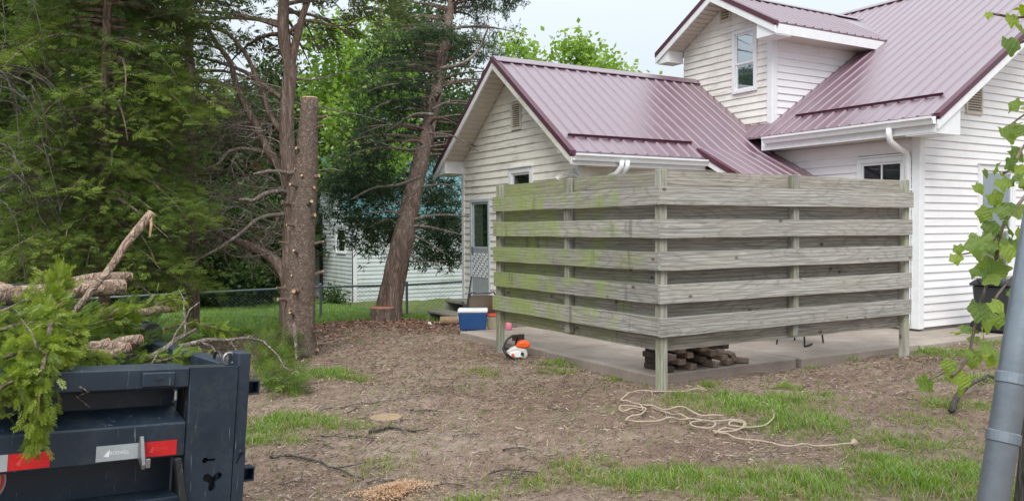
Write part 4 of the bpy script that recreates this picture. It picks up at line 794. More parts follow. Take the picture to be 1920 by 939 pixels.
# corner plate with its cut-outs
def cut_plate(outer, holes, y0, y1):
    bm = bmesh.new(); eds = []
    for loop in [outer] + holes:
        vs_ = [bm.verts.new((x, y0, z)) for x, z in loop]; eds += [bm.edges.new((vs_[i], vs_[(i + 1) % len(vs_)])) for i in range(len(vs_))]
    bmesh.ops.triangle_fill(bm, edges=eds, use_beauty=True)
    r = bmesh.ops.extrude_face_region(bm, geom=bm.faces[:]); bmesh.ops.translate(bm, vec=(0, y1 - y0, 0), verts=[v for v in r['geom'] if isinstance(v, bmesh.types.BMVert)])
    bmesh.ops.recalc_face_normals(bm, faces=bm.faces[:]); me = bpy.data.meshes.new('corner_plate'); bm.to_mesh(me); bm.free(); return me
def keyhole(cx, cz, r, L, ang):
    pts = [(r * math.cos(a), r * math.sin(a)) for a in np.linspace(R(22), R(338), 14)] + [(L, -r * .35), (L, r * .35)]
    return [(cx + x * math.cos(ang) - z * math.sin(ang), cz + x * math.sin(ang) + z * math.cos(ang)) for x, z in pts]
def clover(cx, cz, s):
    pts = []
    for k, a in enumerate((R(90 + 55), R(-90), R(90 - 55))):
        px_, pz_ = s * .66 * math.cos(a), s * .62 * math.sin(a)
        pts += [(px_ + s * .36 * math.cos(a + t), pz_ + s * .36 * math.sin(a + t)) for t in np.linspace(-1.9, 1.9, 8)]
        pts.append((s * .36 * math.cos(a + R(58)), s * .36 * math.sin(a + R(58))))
    return [(cx + x, cz + z) for x, z in pts]
cp = obj('corner_plate', cut_plate([(-.2194, .4), (-.0495, .4), (-.0495, 1.167), (-.2194, 1.167)], [keyhole(-.148, .842, .0105, .036, 0), clover(-.118, .768, .038)], -.002, .012), MT['tpaint'], tr)
tbox(tr, 'dark_backing', -.215, -.052, .04, .125, .4, 1.16, mat='tdark')  # black box behind the plate, so the hollow in its cut-outs looks dark
po = tbox(tr, 'outer_post', -.047, 0, .006, .1, .35, 1.213, bevel=.004)
pl_ = obj('post_plate', cut_plate([(-.046, .4), (-.003, .4), (-.003, .868), (-.046, .868)], [keyhole(-.021, .85, .009, .034, R(-115))], -.002, .005), MT['tpaint'], po)
for z in (1.079, .761):
    m = MB(); m.box(.001, .06, .05, .1, z + .02, z + .026).box(.001, .06, .05, .1, z - .026, z - .02).box(.054, .06, .05, .1, z - .02, z + .02).box(.001, .054, .094, .1, z - .02, z + .02); part(po, 'stake_pocket', m, MT['tpaint'], .001)
part(po, 'ring', MB().tube([(-.06 + .02 * math.cos(a), .06, 1.185 + .022 * math.sin(a)) for a in np.linspace(-1, 4.6, 14)], .0055, 8), MT['steel'], smooth=True)
for x in (-1.8, -.05):
    sw = tbox(tr, 'side_wall', x, x + .03, .13, 3.4, .52, 1.11); tbox(sw, 'side_rail', x - .022, x + .05, .13, 3.42, 1.11, 1.166)
part(sw, 'tarp_roller', MB().tube([(-.03, .98, 1.2), (-.03, 1.12, 1.2)], .04, 14), MT['tdark'], smooth=False); part(sw, 'tie_loop', MB().tube([(-.045, .2 + .035 * math.cos(a), 1.166 + .03 * math.sin(a)) for a in np.linspace(0, math.pi, 8)], .006, 6), MT['dark'])
tbox(tr, 'bed_floor', -1.78, -.04, .1, 3.4, .48, .515); tbox(tr, 'front_wall', -1.8, -.02, 3.41, 3.46, .5, 1.3)
tbox(tr, 'chassis', -1.45, -.35, .12, 4.3, .36, .47, mat='tdark'); tbox(tr, 'outer_post', -1.85, -1.805, .006, .1, .35, 1.213)
for x in (.06, -1.92):
    tbox(tr, 'fender', x - .06, x + .18, 1.0, 2.75, .76, .79)
    for y in (1.45, 2.3):
        wh = part(tr, 'wheel', MB().tube([(x - .03, y, .37), (x, y, .37), (x + .14, y, .37), (x + .17, y, .37)], [.33, .36, .36, .33], 28), MT['rubber'], smooth=True); part(wh, 'rim', MB().tube([(x + .165, y, .37), (x + .18, y, .37)], [.2, .17], 20), MT['steel'])
# ---------------------------------------------------------------- the load: logs and boughs
def log(label, a, b, r0, r1, mat='log', cutm='cut', bend=.005, grp=None, name='log', cut_at=1):
    a, b = np.array(a), np.array(b); o = thing(name, label, 'log' if name == 'log' else 'branch', (a + b) / 2, group=grp); n = 8
    q = np.array([a + (b - a) * t for t in np.linspace(0, 1, n)]) + np.cumsum(rng.normal(0, bend, (n, 3)), 0) * np.sin(np.linspace(0, math.pi, n))[:, None]
    part(o, 'wood', MB().tube(q, np.linspace(r0, r1, n) * .85, 12, True, .12), MT[mat], smooth=True, world=True)
    d = (q[-1] - q[-2]); d = d / np.linalg.norm(d); part(o, 'cut_face', MB().tube([q[-1] + d * .001, q[-1] + d * .006], [r1 * .83, r1 * .78], 12), MT[cutm], world=True); return o
log('thick peeled log lying across the top of the trailer load', W(-60, 553, 3.35), W(228, 534, 3.85), .048, .045)
log('second peeled log with torn end beside the thick log', W(60, 545, 3.6), W(242, 515, 3.95), .03, .026)
pole_ = log('slanting cut pole with a pale top sticking out of the load', W(128, 592, 3.25), W(284, 398, 3.5), .013, .022, 'log', 'cut', .004, None, 'branch')
part(pole_, 'torn_strip', MB().tube([W(283, 402, 3.49), W(284, 420, 3.48), W(281, 440, 3.48)], [.008, .006, .003], 5), MT['cut'], world=True)
log('short log with orange heartwood, upper one of the small logs', W(165, 647, 3.0), W(258, 634, 3.15), .026, .027, 'log', 'heart'); log('short log with round cut end tucked under the upper small log', W(160, 660, 2.98), W(236, 648, 3.08), .022, .024, 'log', 'heart'); log('thin short log with cut end left of the other small logs', W(130, 660, 3.0), W(200, 640, 3.08), .022, .024, 'log', 'heart')
log('pale split log resting among green boughs of the load', W(190, 585, 3.55), W(330, 575, 3.95), .028, .02, 'log', 'cut')
log('pale log buried deep in the left of the load', W(-40, 525, 3.6), W(110, 560, 3.5), .03, .03, 'log', 'cut')
# twiggy limbs spilling over the right side
for k, (pts, lab) in enumerate(((((300, 655, 3.5), (345, 645, 3.6), (385, 635, 3.75), (420, 636, 3.9), (460, 632, 4.1), (498, 640, 4.25)), 'forked bare limb spilling over the trailer side towards the topped trunk'), (((250, 680, 3.15), (300, 655, 3.2), (330, 632, 3.3), (365, 615, 3.4)), 'thin bare limb rising behind the trailer tailgate'), (((60, 705, 2.56), (90, 690, 2.6), (122, 672, 2.65)), 'short grey stick poking from the overhanging bough'))):
    P = bez([np.array(W(*p)) for p in pts], 5); t = thing('bare_limb', lab, 'branch', P[0]); m = MB().tube(P, np.linspace(.013, .006, len(P)), 7, True, .1)
    for i in range(4, len(P), 4):
        q = [P[i]]; dv = P[min(i + 2, len(P) - 1)] - P[i - 2] + rng.normal(0, .1, 3)
        for j in range(4): q.append(q[-1] + nrm(dv + rng.normal(0, .05, 3)) * .06 + [0, 0, -.006])
        m.tube(q, np.linspace(.006, .002, 5), 4, False)
    part(t, 'wood', m, MT['bark_bare'], smooth=True, world=True)
def bough(label, pts, n, size, mat='fresh', tint=(.55, .2), wid=.12, drop=.4, grp=None, name='cedar_bough', world_pts=False, hi=True, stem=.009):
    P = bez([np.array(W(*p)) if not world_pts else np.array(p) for p in pts], 6); t = thing(name, label, 'bough', P[0], group=grp)
    part(t, 'stem', MB().tube(P, np.linspace(stem, .003, len(P)), 6, True, .1), MT['bark_red'], smooth=True, world=True)
    u = rng.random(n) ** .85 * (len(P) - 1.01); i = u.astype(int); f = (u - i)[:, None]; c = P[i] * (1 - f) + P[i + 1] * f; tg = nrm(P[i + 1] - P[i]); sd = nrm(np.cross(tg, rvec(n)))
    k = u / (len(P) - 1); c = c + sd * (np.abs(rng.normal(0, wid, n)) * (1.1 - .6 * k))[:, None]
    dv = tg * rng.uniform(.3, 1, n)[:, None] + sd * rng.uniform(.2, .9, n)[:, None] + np.array([0, 0, -1]) * rng.uniform(-.1, drop * 1.6, n)[:, None]
    V, Fa, T = inst(*(SPRAY_HI if hi else SPRAY), c - P[0], dv, np.array([0, 0, 1]) + .6 * rng.normal(size=(n, 3)), size * rng.uniform(.6, 1.25, n), np.clip(tint[0] + tint[1] * rng.normal(size=n) + .15 * (k - .5), 0, 1))
    obj('foliage', np_mesh('foliage', V, Fa, T), MT[mat], t); return t
g_ = 'green boughs heaped in the trailer'
bough('bright green bough hanging down over the trailer tailgate', ((95, 585, 2.85), (85, 645, 2.62), (72, 700, 2.48), (66, 760, 2.44), (60, 838, 2.45)), 260, .05, wid=.026, drop=.9)
def heap(label, pts, n, tint=(.45, .26), size=.052, wid=.036, mat='fresh'): bough(label, pts, int(n * 1.6), size, mat, tint, wid=wid, grp=g_)
heap('broad yellow-green bough spread over the tailgate beside the hanging one', ((-40, 690, 2.62), (20, 660, 2.6), (70, 650, 2.6), (120, 665, 2.65)), 200, (.62, .2))
heap('green bough drooping over the tailgate left of the hanging one', ((-30, 745, 2.5), (10, 715, 2.47), (50, 700, 2.46)), 110)
heap('thick green bough lying on the heap under the thick log', ((-40, 625, 2.8), (30, 605, 2.8), (90, 600, 2.82), (150, 625, 2.85)), 200)
heap('upright green plume of cedar rising past the thick log', ((70, 640, 2.95), (82, 580, 3.0), (100, 545, 3.05), (112, 508, 3.1)), 190, (.6, .2))
heap('sprig of cedar bristling over the left end of the thick log', ((-40, 590, 3.2), (10, 575, 3.2), (40, 560, 3.2), (62, 545, 3.2)), 40)
heap('flat green bough under the slanting pole', ((120, 620, 3.4), (170, 605, 3.5), (215, 592, 3.55), (250, 582, 3.6)), 130)
heap('small green bough behind the short logs', ((130, 630, 3.5), (190, 615, 3.6), (245, 612, 3.7)), 110)
heap('cedar spray fanned out above the pale split log', ((240, 600, 3.8), (280, 575, 3.85), (310, 562, 3.9), (352, 556, 4.0)), 60)
heap('loose open bough spilling over the trailer side rail', ((250, 640, 3.9), (310, 612, 4.0), (370, 606, 4.1), (432, 622, 4.2)), 80)
heap('low green bough lying along the inside of the tailgate', ((225, 690, 3.1), (280, 678, 3.15), (330, 668, 3.25), (380, 672, 3.35)), 90, (.4, .2))
heap('green tuft of cedar beside the short grey stick', ((110, 690, 2.78), (145, 668, 2.85), (185, 665, 2.95)), 70)
for k, pts in enumerate((((60, 640, 3.3), (130, 640, 3.3), (200, 660, 3.3)), ((-40, 615, 3.6), (60, 610, 3.7), (150, 605, 3.8)), ((160, 640, 3.9), (230, 625, 4.0), (300, 625, 4.2)), ((40, 590, 4.2), (120, 588, 4.3), (220, 592, 4.4)), ((230, 665, 3.6), (290, 650, 3.7), (340, 645, 3.8)))):
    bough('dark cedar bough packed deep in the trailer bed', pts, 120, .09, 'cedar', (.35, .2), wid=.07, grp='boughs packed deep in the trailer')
# boughs and sticks on the ground
for k, (pts, n) in enumerate(((((492, 700), (520, 712), (548, 738)), 220), (((478, 690), (505, 675), (545, 668)), 160), (((480, 730), (510, 728), (535, 742)), 150), (((470, 665), (500, 655), (530, 648)), 120))):
    q = [GG(x, y) for x, y in pts]; q = [(p.x, p.y, p.z + .1 + .08 * (i == 1)) for i, p in enumerate(q)]
    bough('dark green cedar bough lying on the dirt beside the topped trunk', q, n, .2, 'cedar', (.55, .2), .16, .2, 'boughs lying beside the topped trunk', world_pts=True, hi=False)

# ---------------------------------------------------------------- things on and around the patio
c0 = G(886, 617, .092); co = thing('cooler', 'blue picnic cooler with white lid on the patio edge', 'cooler', c0, (0, 0, R(-30)))
m = MB(); m.hexa([(-.2, -.14, 0), (.2, -.14, 0), (.2, .14, 0), (-.2, .14, 0), (-.225, -.16, .27), (.225, -.16, .27), (.225, .16, .27), (-.225, .16, .27)]); part(co, 'tub', m, MT['blue'], .012); part(co, 'lid', MB().box(-.232, .232, -.167, .167, .272, .325), MT['coolw'], .012)
for x in (-.236, .224): part(co, 'handle', MB().box(x, x + .012, -.07, .07, .17, .2), MT['coolw'], .002)
t0 = G(930, 616, .092); to = thing('storage_tote', 'clouded plastic tote with red lid between cooler and fence post', 'tote', t0, (0, 0, R(-30)))
m = MB(); m.hexa([(-.13, -.1, 0), (.13, -.1, 0), (.13, .1, 0), (-.13, .1, 0), (-.15, -.12, .2), (.15, -.12, .2), (.15, .12, .2), (-.15, .12, .2)]); part(to, 'tub', m, MT['tote'], .008); part(to, 'lid', MB().box(-.16, .16, -.128, .128, .202, .235), MT['redl'], .006)
p0 = G(953, 619, .092); jg = thing('pink_jug', 'small pink plastic jug on the patio behind the fence post', 'jug', p0); part(jg, 'body', MB().lathe([(.045, 0), (.05, .02), (.05, .1), (.03, .125), (.022, .14)], 14), MT['pink'], smooth=True); part(jg, 'cap', MB().lathe([(.025, .141), (.025, .165)], 12), MT['whitep'])
f0 = LD(-.5, 13.35); f0.z = gzf(f0.x, f0.y); fc = thing('patio_sling_chair', 'worn brown mesh chair tipped back behind the blue cooler', 'chair', f0, (0, 0, R(-24))); fc.scale = (.95, .8, .78)
part(fc, 'backrest', MB().hexa([(-.24, -.1, .3), (.24, -.1, .3), (.24, -.085, .3), (-.24, -.085, .3), (-.2, -.34, .78), (.2, -.34, .78), (.2, -.325, .78), (-.2, -.325, .78)]), MT['fabric']); part(fc, 'seat', MB().hexa([(-.24, -.08, .3), (.24, -.08, .3), (.24, .36, .4), (-.24, .36, .4), (-.24, -.08, .312), (.24, -.08, .312), (.24, .36, .412), (-.24, .36, .412)]), MT['fabric'])
for s in (-1, 1):
    part(fc, 'leg', MB().tube([(s * .26, .38, .42), (s * .27, .3, .02)], .013, 8), MT['dark']); part(fc, 'leg', MB().tube([(s * .26, -.02, .32), (s * .27, -.3, .01)], .013, 8), MT['dark'])
    part(fc, 'frame_tube', MB().tube(bez([(s * .255, .38, .41), (s * .255, -.09, .3), (s * .21, -.35, .8), (s * .1, -.37, .825), (0, -.372, .83)], 4), .013, 8), MT['dark']); part(fc, 'armrest', MB().bar((s * .29, -.2, .55), (s * .3, .3, .6), .045, .02), MT['dark'])
sp = Vector((7.42, 13.75, gzf(7.1, 13.9))); stp = thing('wooden_steps', 'weathered wooden steps below the grey storm door', 'steps', sp)
for k, (x0, x1, z) in enumerate(((-.42, 0, .38), (-.8, -.44, .2))): part(stp, 'tread', MB().box(x0, x1, -.5, .5, z, z + .045), MT['stepw'], .004)
for y in (-.44, .4): part(stp, 'stringer', MB().prism([(0, y, -.1), (-.85, y, -.1), (-.85, y, .03), (-.78, y, .199), (-.44, y, .199), (-.42, y, .379), (0, y, .379)], (0, .04, 0)), MT['stepw'])
b0 = LD(-.83, 13.9); b0.z = gzf(b0.x, b0.y); br = thing('leaning_rod', 'thin dark rod leaning on the wooden steps', 'rod', b0); part(br, 'shaft', MB().tube([(0, 0, 0), (.36, .35, .9)], .014, 6), MT['dark'])
m0 = GG(846, 608); rm = thing('rolled_mat', 'tan rolled mat lying beside the blue cooler', 'mat', m0, (0, 0, R(-30))); part(rm, 'roll', MB().tube([(-.2, 0, .07), (.22, 0, .07)], [.075, .075], 14, False).tube([(-.2, 0, .07), (.22, 0, .07)], [.06, .06], 14, False).tube([(-.2, 0, .07), (.22, 0, .07)], .03, 10, False), MT['card'], smooth=True); part(rm, 'flap', MB().box(-.2, .22, .07, .2, .012, .02), MT['card'])
bt = GG(836, 600); bo = thing('green_bottle', 'small green bottle standing behind the rolled mat', 'bottle', bt); part(bo, 'glass', MB().lathe([(.035, 0), (.036, .11), (.014, .16), (.013, .2)], 12), MT['green_glass'], smooth=True); part(bo, 'cap', MB().lathe([(.015, .2), (.015, .22)], 10), MT['whitep'])
for px, py, lab in ((824, 608, 'crumpled white cup on the dirt by the rolled mat'), (806, 607, 'small white scrap on the dirt near the leaning trunk'), (546, 703, 'crumpled white scrap on the dirt beside the cut boughs')):
    p = GG(px, py); o = thing('scrap', lab, 'scrap', p, (R(70), R(10), R(random.uniform(0, 180)))); part(o, 'shell', MB().lathe([(.028, -.01), (.036, .03), (.04, .07), (.03, .075)], 9), MT['whitep'])
# chainsaw
s0 = GG(968, 672); s0.z += .0; cs = thing('chainsaw', 'orange and light grey chainsaw standing on the dirt by the fence post', 'chainsaw', s0, (0, 0, R(-30.8)))
m = MB(); m.prism([(-.13, -.09, .02), (.11, -.09, .0), (.14, -.09, .05), (.12, -.09, .13), (-.02, -.09, .16), (-.13, -.09, .11)], (0, .17, 0)); part(cs, 'engine_housing', m, MT['sawgrey'], .015)
part(cs, 'top_cover', MB().prism([(-.02, -.1, .155), (.1, -.1, .135), (.17, -.1, .15), (.17, -.1, .2), (.11, -.1, .235), (.02, -.1, .225)], (0, .18, 0)), MT['orange'], .02); part(cs, 'side_cover', MB().prism([(-.1, -.108, .03), (.08, -.108, .025), (.1, -.108, .06), (.02, -.108, .11), (-.09, -.108, .1)], (0, .014, 0)), MT['whitep'], .006)
part(cs, 'front_handle', MB().tube(bez([(-.12, -.09, .04), (-.16, -.1, .16), (-.1, -.07, .27), (0, 0, .285), (.0, .1, .22), (-.04, .12, .06)], 5), .014, 10), MT['dark'], smooth=True); part(cs, 'rear_handle', MB().tube(bez([(-.1, -.02, .12), (-.17, -.1, .15), (-.14, -.2, .1), (-.04, -.16, .02), (.05, -.1, .02)], 5), .016, 10), MT['dark'], smooth=True); part(cs, 'hand_guard', MB().bar((-.06, .1, .25), (.1, .11, .26), .012, .08), MT['dark'], .004)
part(cs, 'guide_bar', MB().prism([(0, .08, .05), (0, .5, .055), (0, .53, .08), (0, .5, .105), (0, .08, .12)], (.006, 0, 0)), MT['steel']); part(cs, 'fuel_cap', MB().tube([(.07, -.115, .075), (.07, -.128, .075)], .022, 14), MT['dark']); part(cs, 'fuel_cap', MB().tube([(-.05, -.115, .06), (-.05, -.128, .06)], .02, 14), MT['orange'])
# bricks stacked on the patio, behind the corner post
gb = 'bricks stacked under the fence'
def brick_mesh(seed):
    r = random.Random(seed); bm = bmesh.new(); bmesh.ops.create_cube(bm, size=1)
    for v in bm.verts: v.co = Vector((v.co.x * .195, v.co.y * .098, v.co.z * .062)) + Vector([r.uniform(-.004, .004) for _ in range(3)])
    bmesh.ops.bevel(bm, geom=bm.edges[:], offset=.007, segments=1, affect='EDGES'); me = bpy.data.meshes.new('brick'); bm.to_mesh(me); bm.free(); return me
bms = [brick_mesh(k) for k in range(4)]; bmd = [m_.copy() for m_ in bms]
for m_ in bms: m_.materials.append(MT['brick'])
for m_ in bmd: m_.materials.append(MT['brickd'])
for lev in range(5):
    for i in range(6 if lev < 4 else 5):
        for j in range(2):
            if (lev + i) % 2 and lev < 4 and j == 0: continue
            cross = True; x = 6.08 + i * .155 + (lev % 2) * .03 + random.uniform(-.02, .02); y = 6.94 + j * .21 + random.uniform(-.02, .02)
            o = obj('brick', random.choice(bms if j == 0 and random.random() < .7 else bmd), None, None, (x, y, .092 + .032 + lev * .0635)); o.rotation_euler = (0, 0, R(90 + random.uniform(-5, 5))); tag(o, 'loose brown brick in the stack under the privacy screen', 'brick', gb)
for x, y, z, rot, lab in ((6.98, 6.9, .134, (R(8), 0, R(25)), 'tan brick lying flat at the end of the brick stack'), (7.08, 6.95, .174, (R(62), 0, R(70)), 'dark brick leaning upright at the end of the brick stack'), (7.17, 6.9, .13, (0, R(6), R(-30)), 'broken dark brick farthest from the corner post'), (7.0, 7.05, .214, (R(50), R(10), R(10)), 'brick tilted against the back of the stack')): tag(obj('brick', random.choice(bms), None, None, (x, y, z)), lab, 'brick', gb).rotation_euler = rot
# patio chair behind the screen
q0 = G(1500, 648, .09); pc = thing('patio_chair', 'dark metal patio chair behind the privacy screen, only legs showing', 'chair', q0, (0, 0, R(15)))
for x, y, dx in ((-.22, -.2, -.06), (.24, -.2, .05), (-.2, .2, -.06), (.22, .2, .05)): part(pc, 'leg', MB().tube([(x + dx, y, 0), (x, y * .8, .43)], .012, 8), MT['dark'])
part(pc, 'seat', MB().box(-.24, .24, -.22, .2, .43, .455), MT['dark'], .006); part(pc, 'backrest', MB().hexa([(-.22, .18, .46), (.22, .18, .46), (.22, .2, .46), (-.22, .2, .46), (-.2, .27, .9), (.2, .27, .9), (.2, .29, .9), (-.2, .29, .9)]), MT['dark'], .004); part(pc, 'foot_bar', MB().bar((-.28, -.2, .012), (-.1, -.22, .03), .02, .02), MT['dark'])
# wheeled bin by the gable window
w0 = G(1871, 627, .09); wb = thing('rubbish_bin', 'black plastic rubbish bin under the gable window', 'bin', w0, (0, 0, R(8)))
m = MB(); m.hexa([(-.22, -.2, .02), (.22, -.2, .02), (.22, .2, .02), (-.22, .2, .02), (-.285, -.25, .7), (.285, -.25, .7), (.285, .25, .7), (-.285, .25, .7)]); part(wb, 'body', m, MT['bin'], .03); part(wb, 'rim', MB().box(-.31, .31, -.275, .275, .695, .735), MT['bin'], .012); part(wb, 'lid', MB().hexa([(-.3, -.265, .736), (.3, -.265, .736), (.3, .265, .736), (-.3, .265, .736), (-.25, -.21, .785), (.25, -.21, .785), (.25, .21, .785), (-.25, .21, .785)]), MT['bin'], .012); part(wb, 'handle', MB().tube([(-.31, -.12, .72), (-.4, -.12, .79), (-.4, .12, .79), (-.31, .12, .72)], .018, 8), MT['bin'])
for x in (-.2, .2): part(wb, 'wheel', MB().tube([(x - .03, .2, .09), (x + .03, .2, .09)], .09, 16), MT['rubber'])
# rope
def rp(zx, zy): return 1060 + .302 * zx, 680 + .302 * zy
R1 = ((880, 200), (800, 190), (690, 205), (560, 205), (440, 200), (380, 225), (345, 255), (400, 275), (480, 290), (540, 310), (640, 340), (760, 380), (850, 400), (920, 400), (1000, 390), (1100, 400), (1120, 420), (1080, 435), (1030, 425), (1020, 405), (1060, 395), (1110, 410), (1090, 445), (1000, 440), (930, 465))
R2 = ((1020, 225), (1080, 250), (1120, 275), (1180, 275), (1230, 285), (1280, 325), (1300, 370), (1270, 415), (1180, 440), (1080, 455), (960, 460), (920, 460), (1000, 480), (1050, 510), (1200, 525), (1400, 570), (1600, 560), (1770, 555), (1795, 545))
R3 = ((980, 375), (880, 350), (780, 345), (740, 315), (690, 320), (620, 330), (540, 310), (495, 300), (410, 290), (480, 320), (430, 330), (350, 340), (335, 320), (370, 305), (450, 315), (500, 330), (470, 360), (390, 380), (380, 400), (440, 412), (560, 405), (640, 390), (760, 390), (850, 405), (920, 410), (930, 440), (880, 450), (800, 440), (780, 415), (860, 405))
ro = GG(*rp(900, 420)); rope = thing('rope', 'tan braided rope lying in loose loops on the patchy grass', 'rope', ro)
for k, rr_ in enumerate((R1, R2, R3)):
    q = bez([np.array(GG(*rp(*p))) for p in rr_], 6); q[:, 2] = gz(q[:, 0], q[:, 1]) + .03 + .005 * np.sin(np.arange(len(q)) * .5 + k) + .008 * k; part(rope, 'strand', MB().tube(q, .008, 7), MT['rope'], smooth=True, world=True)
e = GG(*rp(1800, 545)); part(rope, 'knot', MB().tube([(e.x - .03, e.y, e.z + .03), (e.x, e.y, e.z + .04), (e.x + .03, e.y, e.z + .03)], [.012, .03, .014], 9), MT['rope'], smooth=True, world=True)
# flush stump, sawdust, sticks
f_ = GG(720, 788); fs = thing('flush_stump', 'stump sawn off level with the bare dirt', 'stump', f_); part(fs, 'trunk', MB().lathe([(.17, -.1), (.15, .015), (.14, .03)], 18), MT['bark_red']); part(fs, 'cut_face', MB().lathe([(.138, .031), (.13, .036)], 18), MT['card'])
u_ = GG(735, 928); n = 4200; r_ = np.abs(rng.normal(0, .13, n)); a_ = rng.uniform(0, 6.283, n); X = u_.x + r_ * np.cos(a_) * 1.15; Y = u_.y + r_ * np.sin(a_) * .8
BIT = (np.array([[-.5, -.2, 0], [.5, -.16, .06], [.5, .2, 0], [-.5, .18, .05]]), np.array([[0, 1, 2, 3]]))
Z = gz(X, Y) + .04 * np.maximum(0, 1 - (r_ / .3) ** 2) + .006; V, Fa, T = inst(*BIT, np.stack([X, Y, Z], 1), np.stack([rng.normal(size=n), rng.normal(size=n), .3 * rng.normal(size=n)], 1), np.array([0, 0, 1]) + .4 * rng.normal(size=(n, 3)), rng.uniform(.006, .018, n), rng.random(n))
tag(obj('sawdust', np_mesh('sawdust', V, Fa, T), MT['dustp']), 'fresh orange sawdust pile on the bare dirt', 'sawdust', kind='stuff')
def stick(label, pts, r0, mat='bark_bare', grp=None, up=.0, name='stick', twigs=True):
    q = bez([np.array(GG(*p)) for p in pts], 5); q[:, 2] = gz(q[:, 0], q[:, 1]) + r0 + .01 + up * np.sin(np.linspace(0, math.pi, len(q))); q[:, :2] += np.cumsum(rng.normal(0, .006, (len(q), 2)), 0)
    m = MB().tube(q, np.linspace(r0, r0 * .45, len(q)), 7, True, .15)
    if twigs:
        for i in range(3, len(q) - 1, 4):
            w2 = [q[i]]; dv = (q[i] - q[i - 2]) + rng.normal(0, .1, 3) * [1, 1, .3]
            for j in range(3): w2.append(w2[-1] + nrm(dv + rng.normal(0, .03, 3)) * .07)
            m.tube(w2, np.linspace(r0 * .5, r0 * .2, 4), 4, False)
    o = obj(name, m.mesh(name, 0, True, tuple(q[0])), MT[mat], None, tuple(q[0])); return tag(o, label, 'stick', grp)
stick('dark crooked branch lying at the foot of the grey pole', ((1786, 784), (1800, 762), (1835, 738), (1885, 712)), .03, 'bark_grey', None, .08, twigs=False)
stick('long dark branch lying on the dirt near the tailgate', ((500, 862), (560, 862), (610, 880), (675, 902)), .012, 'bark_grey'); stick('dark stick lying beyond the flush stump', ((690, 815), (740, 806), (805, 808)), .014, 'bark_grey'); stick('pale curved twig beside the trailer stake pocket', ((482, 800), (500, 812), (512, 836)), .012); stick('thin pale stick lying across the mulch before the flush stump', ((590, 775), (650, 762), (740, 750)), .01); stick('slender stick on the dirt beyond the flush stump', ((690, 758), (730, 752), (785, 745)), .01)
for i in range(26):
    x, y = random.uniform(480, 1050), random.uniform(640, 920); a = random.uniform(-1, 1); L = random.uniform(25, 60); stick('thin dead twig lying on the bare dirt', ((x, y), (x + L * .5, y + a * 8), (x + L, y + a * 12)), random.uniform(.004, .008), random.choice(('bark_bare', 'bark_grey')), 'thin twigs on the dirt', .01, 'twig')
# dead stalks and tufts of litter come as stuff: bits, cedar chips, grass
def dirt_pts(n, dlo, dhi, pxl, pxh):
    d = np.sqrt(rng.uniform(dlo ** 2, dhi ** 2, n)); l = (rng.uniform(pxl, pxh, n) - 960) / F_PX * d; return CS * l + SN * d, -SN * l + CS * d, l, d
def off_patio(x, y): return ~(((x > 5.75) & (y > 6.65) & (y < 11.35)) | ((x > 7.4) & (y > 7.5)))
X, Y, l, d = dirt_pts(85000, 3.6, 15.5, 380, 2000); k = vnoise(X, Y, 1.1); ok = off_patio(X, Y) & (lawn_mask(l, d) < .4) & (rng.random(len(X)) < .35 + .65 * k); X, Y, d = X[ok], Y[ok], d[ok]; n = len(X)
S = np.stack([rng.uniform(.02, .085, n) * (.7 + d / 25), rng.uniform(.002, .008, n) * (.6 + d / 14), rng.uniform(.006, .02, n)], 1); BITL = (np.array([[-.5, -.5, 0], [.5, -.4, .3], [.5, .5, 0], [-.5, .4, .3]]), np.array([[0, 1, 2, 3]]))
def inst3(t, pos, dirs, ups, S, tint):
    x = nrm(dirs); y = nrm(np.cross(ups, x)); z = np.cross(x, y); Rm = np.stack([x * S[:, :1], y * S[:, 1:2], z * S[:, 2:]], 1); V = np.einsum('vk,nkj->nvj', t[0], Rm) + pos[:, None]; m = len(t[0])
    return V.reshape(-1, 3), (t[1][None] + (np.arange(len(pos)) * m)[:, None, None]).reshape(-1, 4), np.repeat(tint, m)
pos = np.stack([X, Y, gz(X, Y) + rng.uniform(.003, .02, n)], 1); V, Fa, T = inst3(BITL, pos, np.stack([rng.normal(size=n), rng.normal(size=n), .22 * rng.normal(size=n)], 1), np.array([0, 0, 1]) + .35 * rng.normal(size=(n, 3)), S, np.clip(rng.normal(.33, .19, n) + .25 * (vnoise(X, Y, .8) - .5), 0, 1))
tag(obj('leaf_litter', np_mesh('leaf_litter', V, Fa, T), MT['litter']), 'brown twigs, bark bits and dry litter strewn over the bare dirt', 'litter', kind='stuff')
X, Y, l, d = dirt_pts(26000, 11, 16.8, 520, 900); ok = off_patio(X, Y) & (np.exp(-((l + 2.2) / 1.5) ** 2 - ((d - 14.6) / .8) ** 2) + .35 * np.exp(-((l + 3.1) / .6) ** 2 - ((d - 13) / 1.6) ** 2) > rng.random(len(X))); X, Y = X[ok], Y[ok]; n = len(X)
pos = np.stack([X, Y, gz(X, Y) + rng.uniform(.003, .025, n)], 1); V, Fa, T = inst3(BITL, pos, np.stack([rng.normal(size=n), rng.normal(size=n), .25 * rng.normal(size=n)], 1), np.array([0, 0, 1]) + .4 * rng.normal(size=(n, 3)), np.stack([rng.uniform(.02, .07, n), rng.uniform(.012, .03, n), rng.uniform(.01, .02, n)], 1), rng.random(n))
tag(obj('cedar_chips', np_mesh('cedar_chips', V, Fa, T), MT['chips']), 'reddish cedar chips spread around the leaning trunk', 'wood chips', kind='stuff')
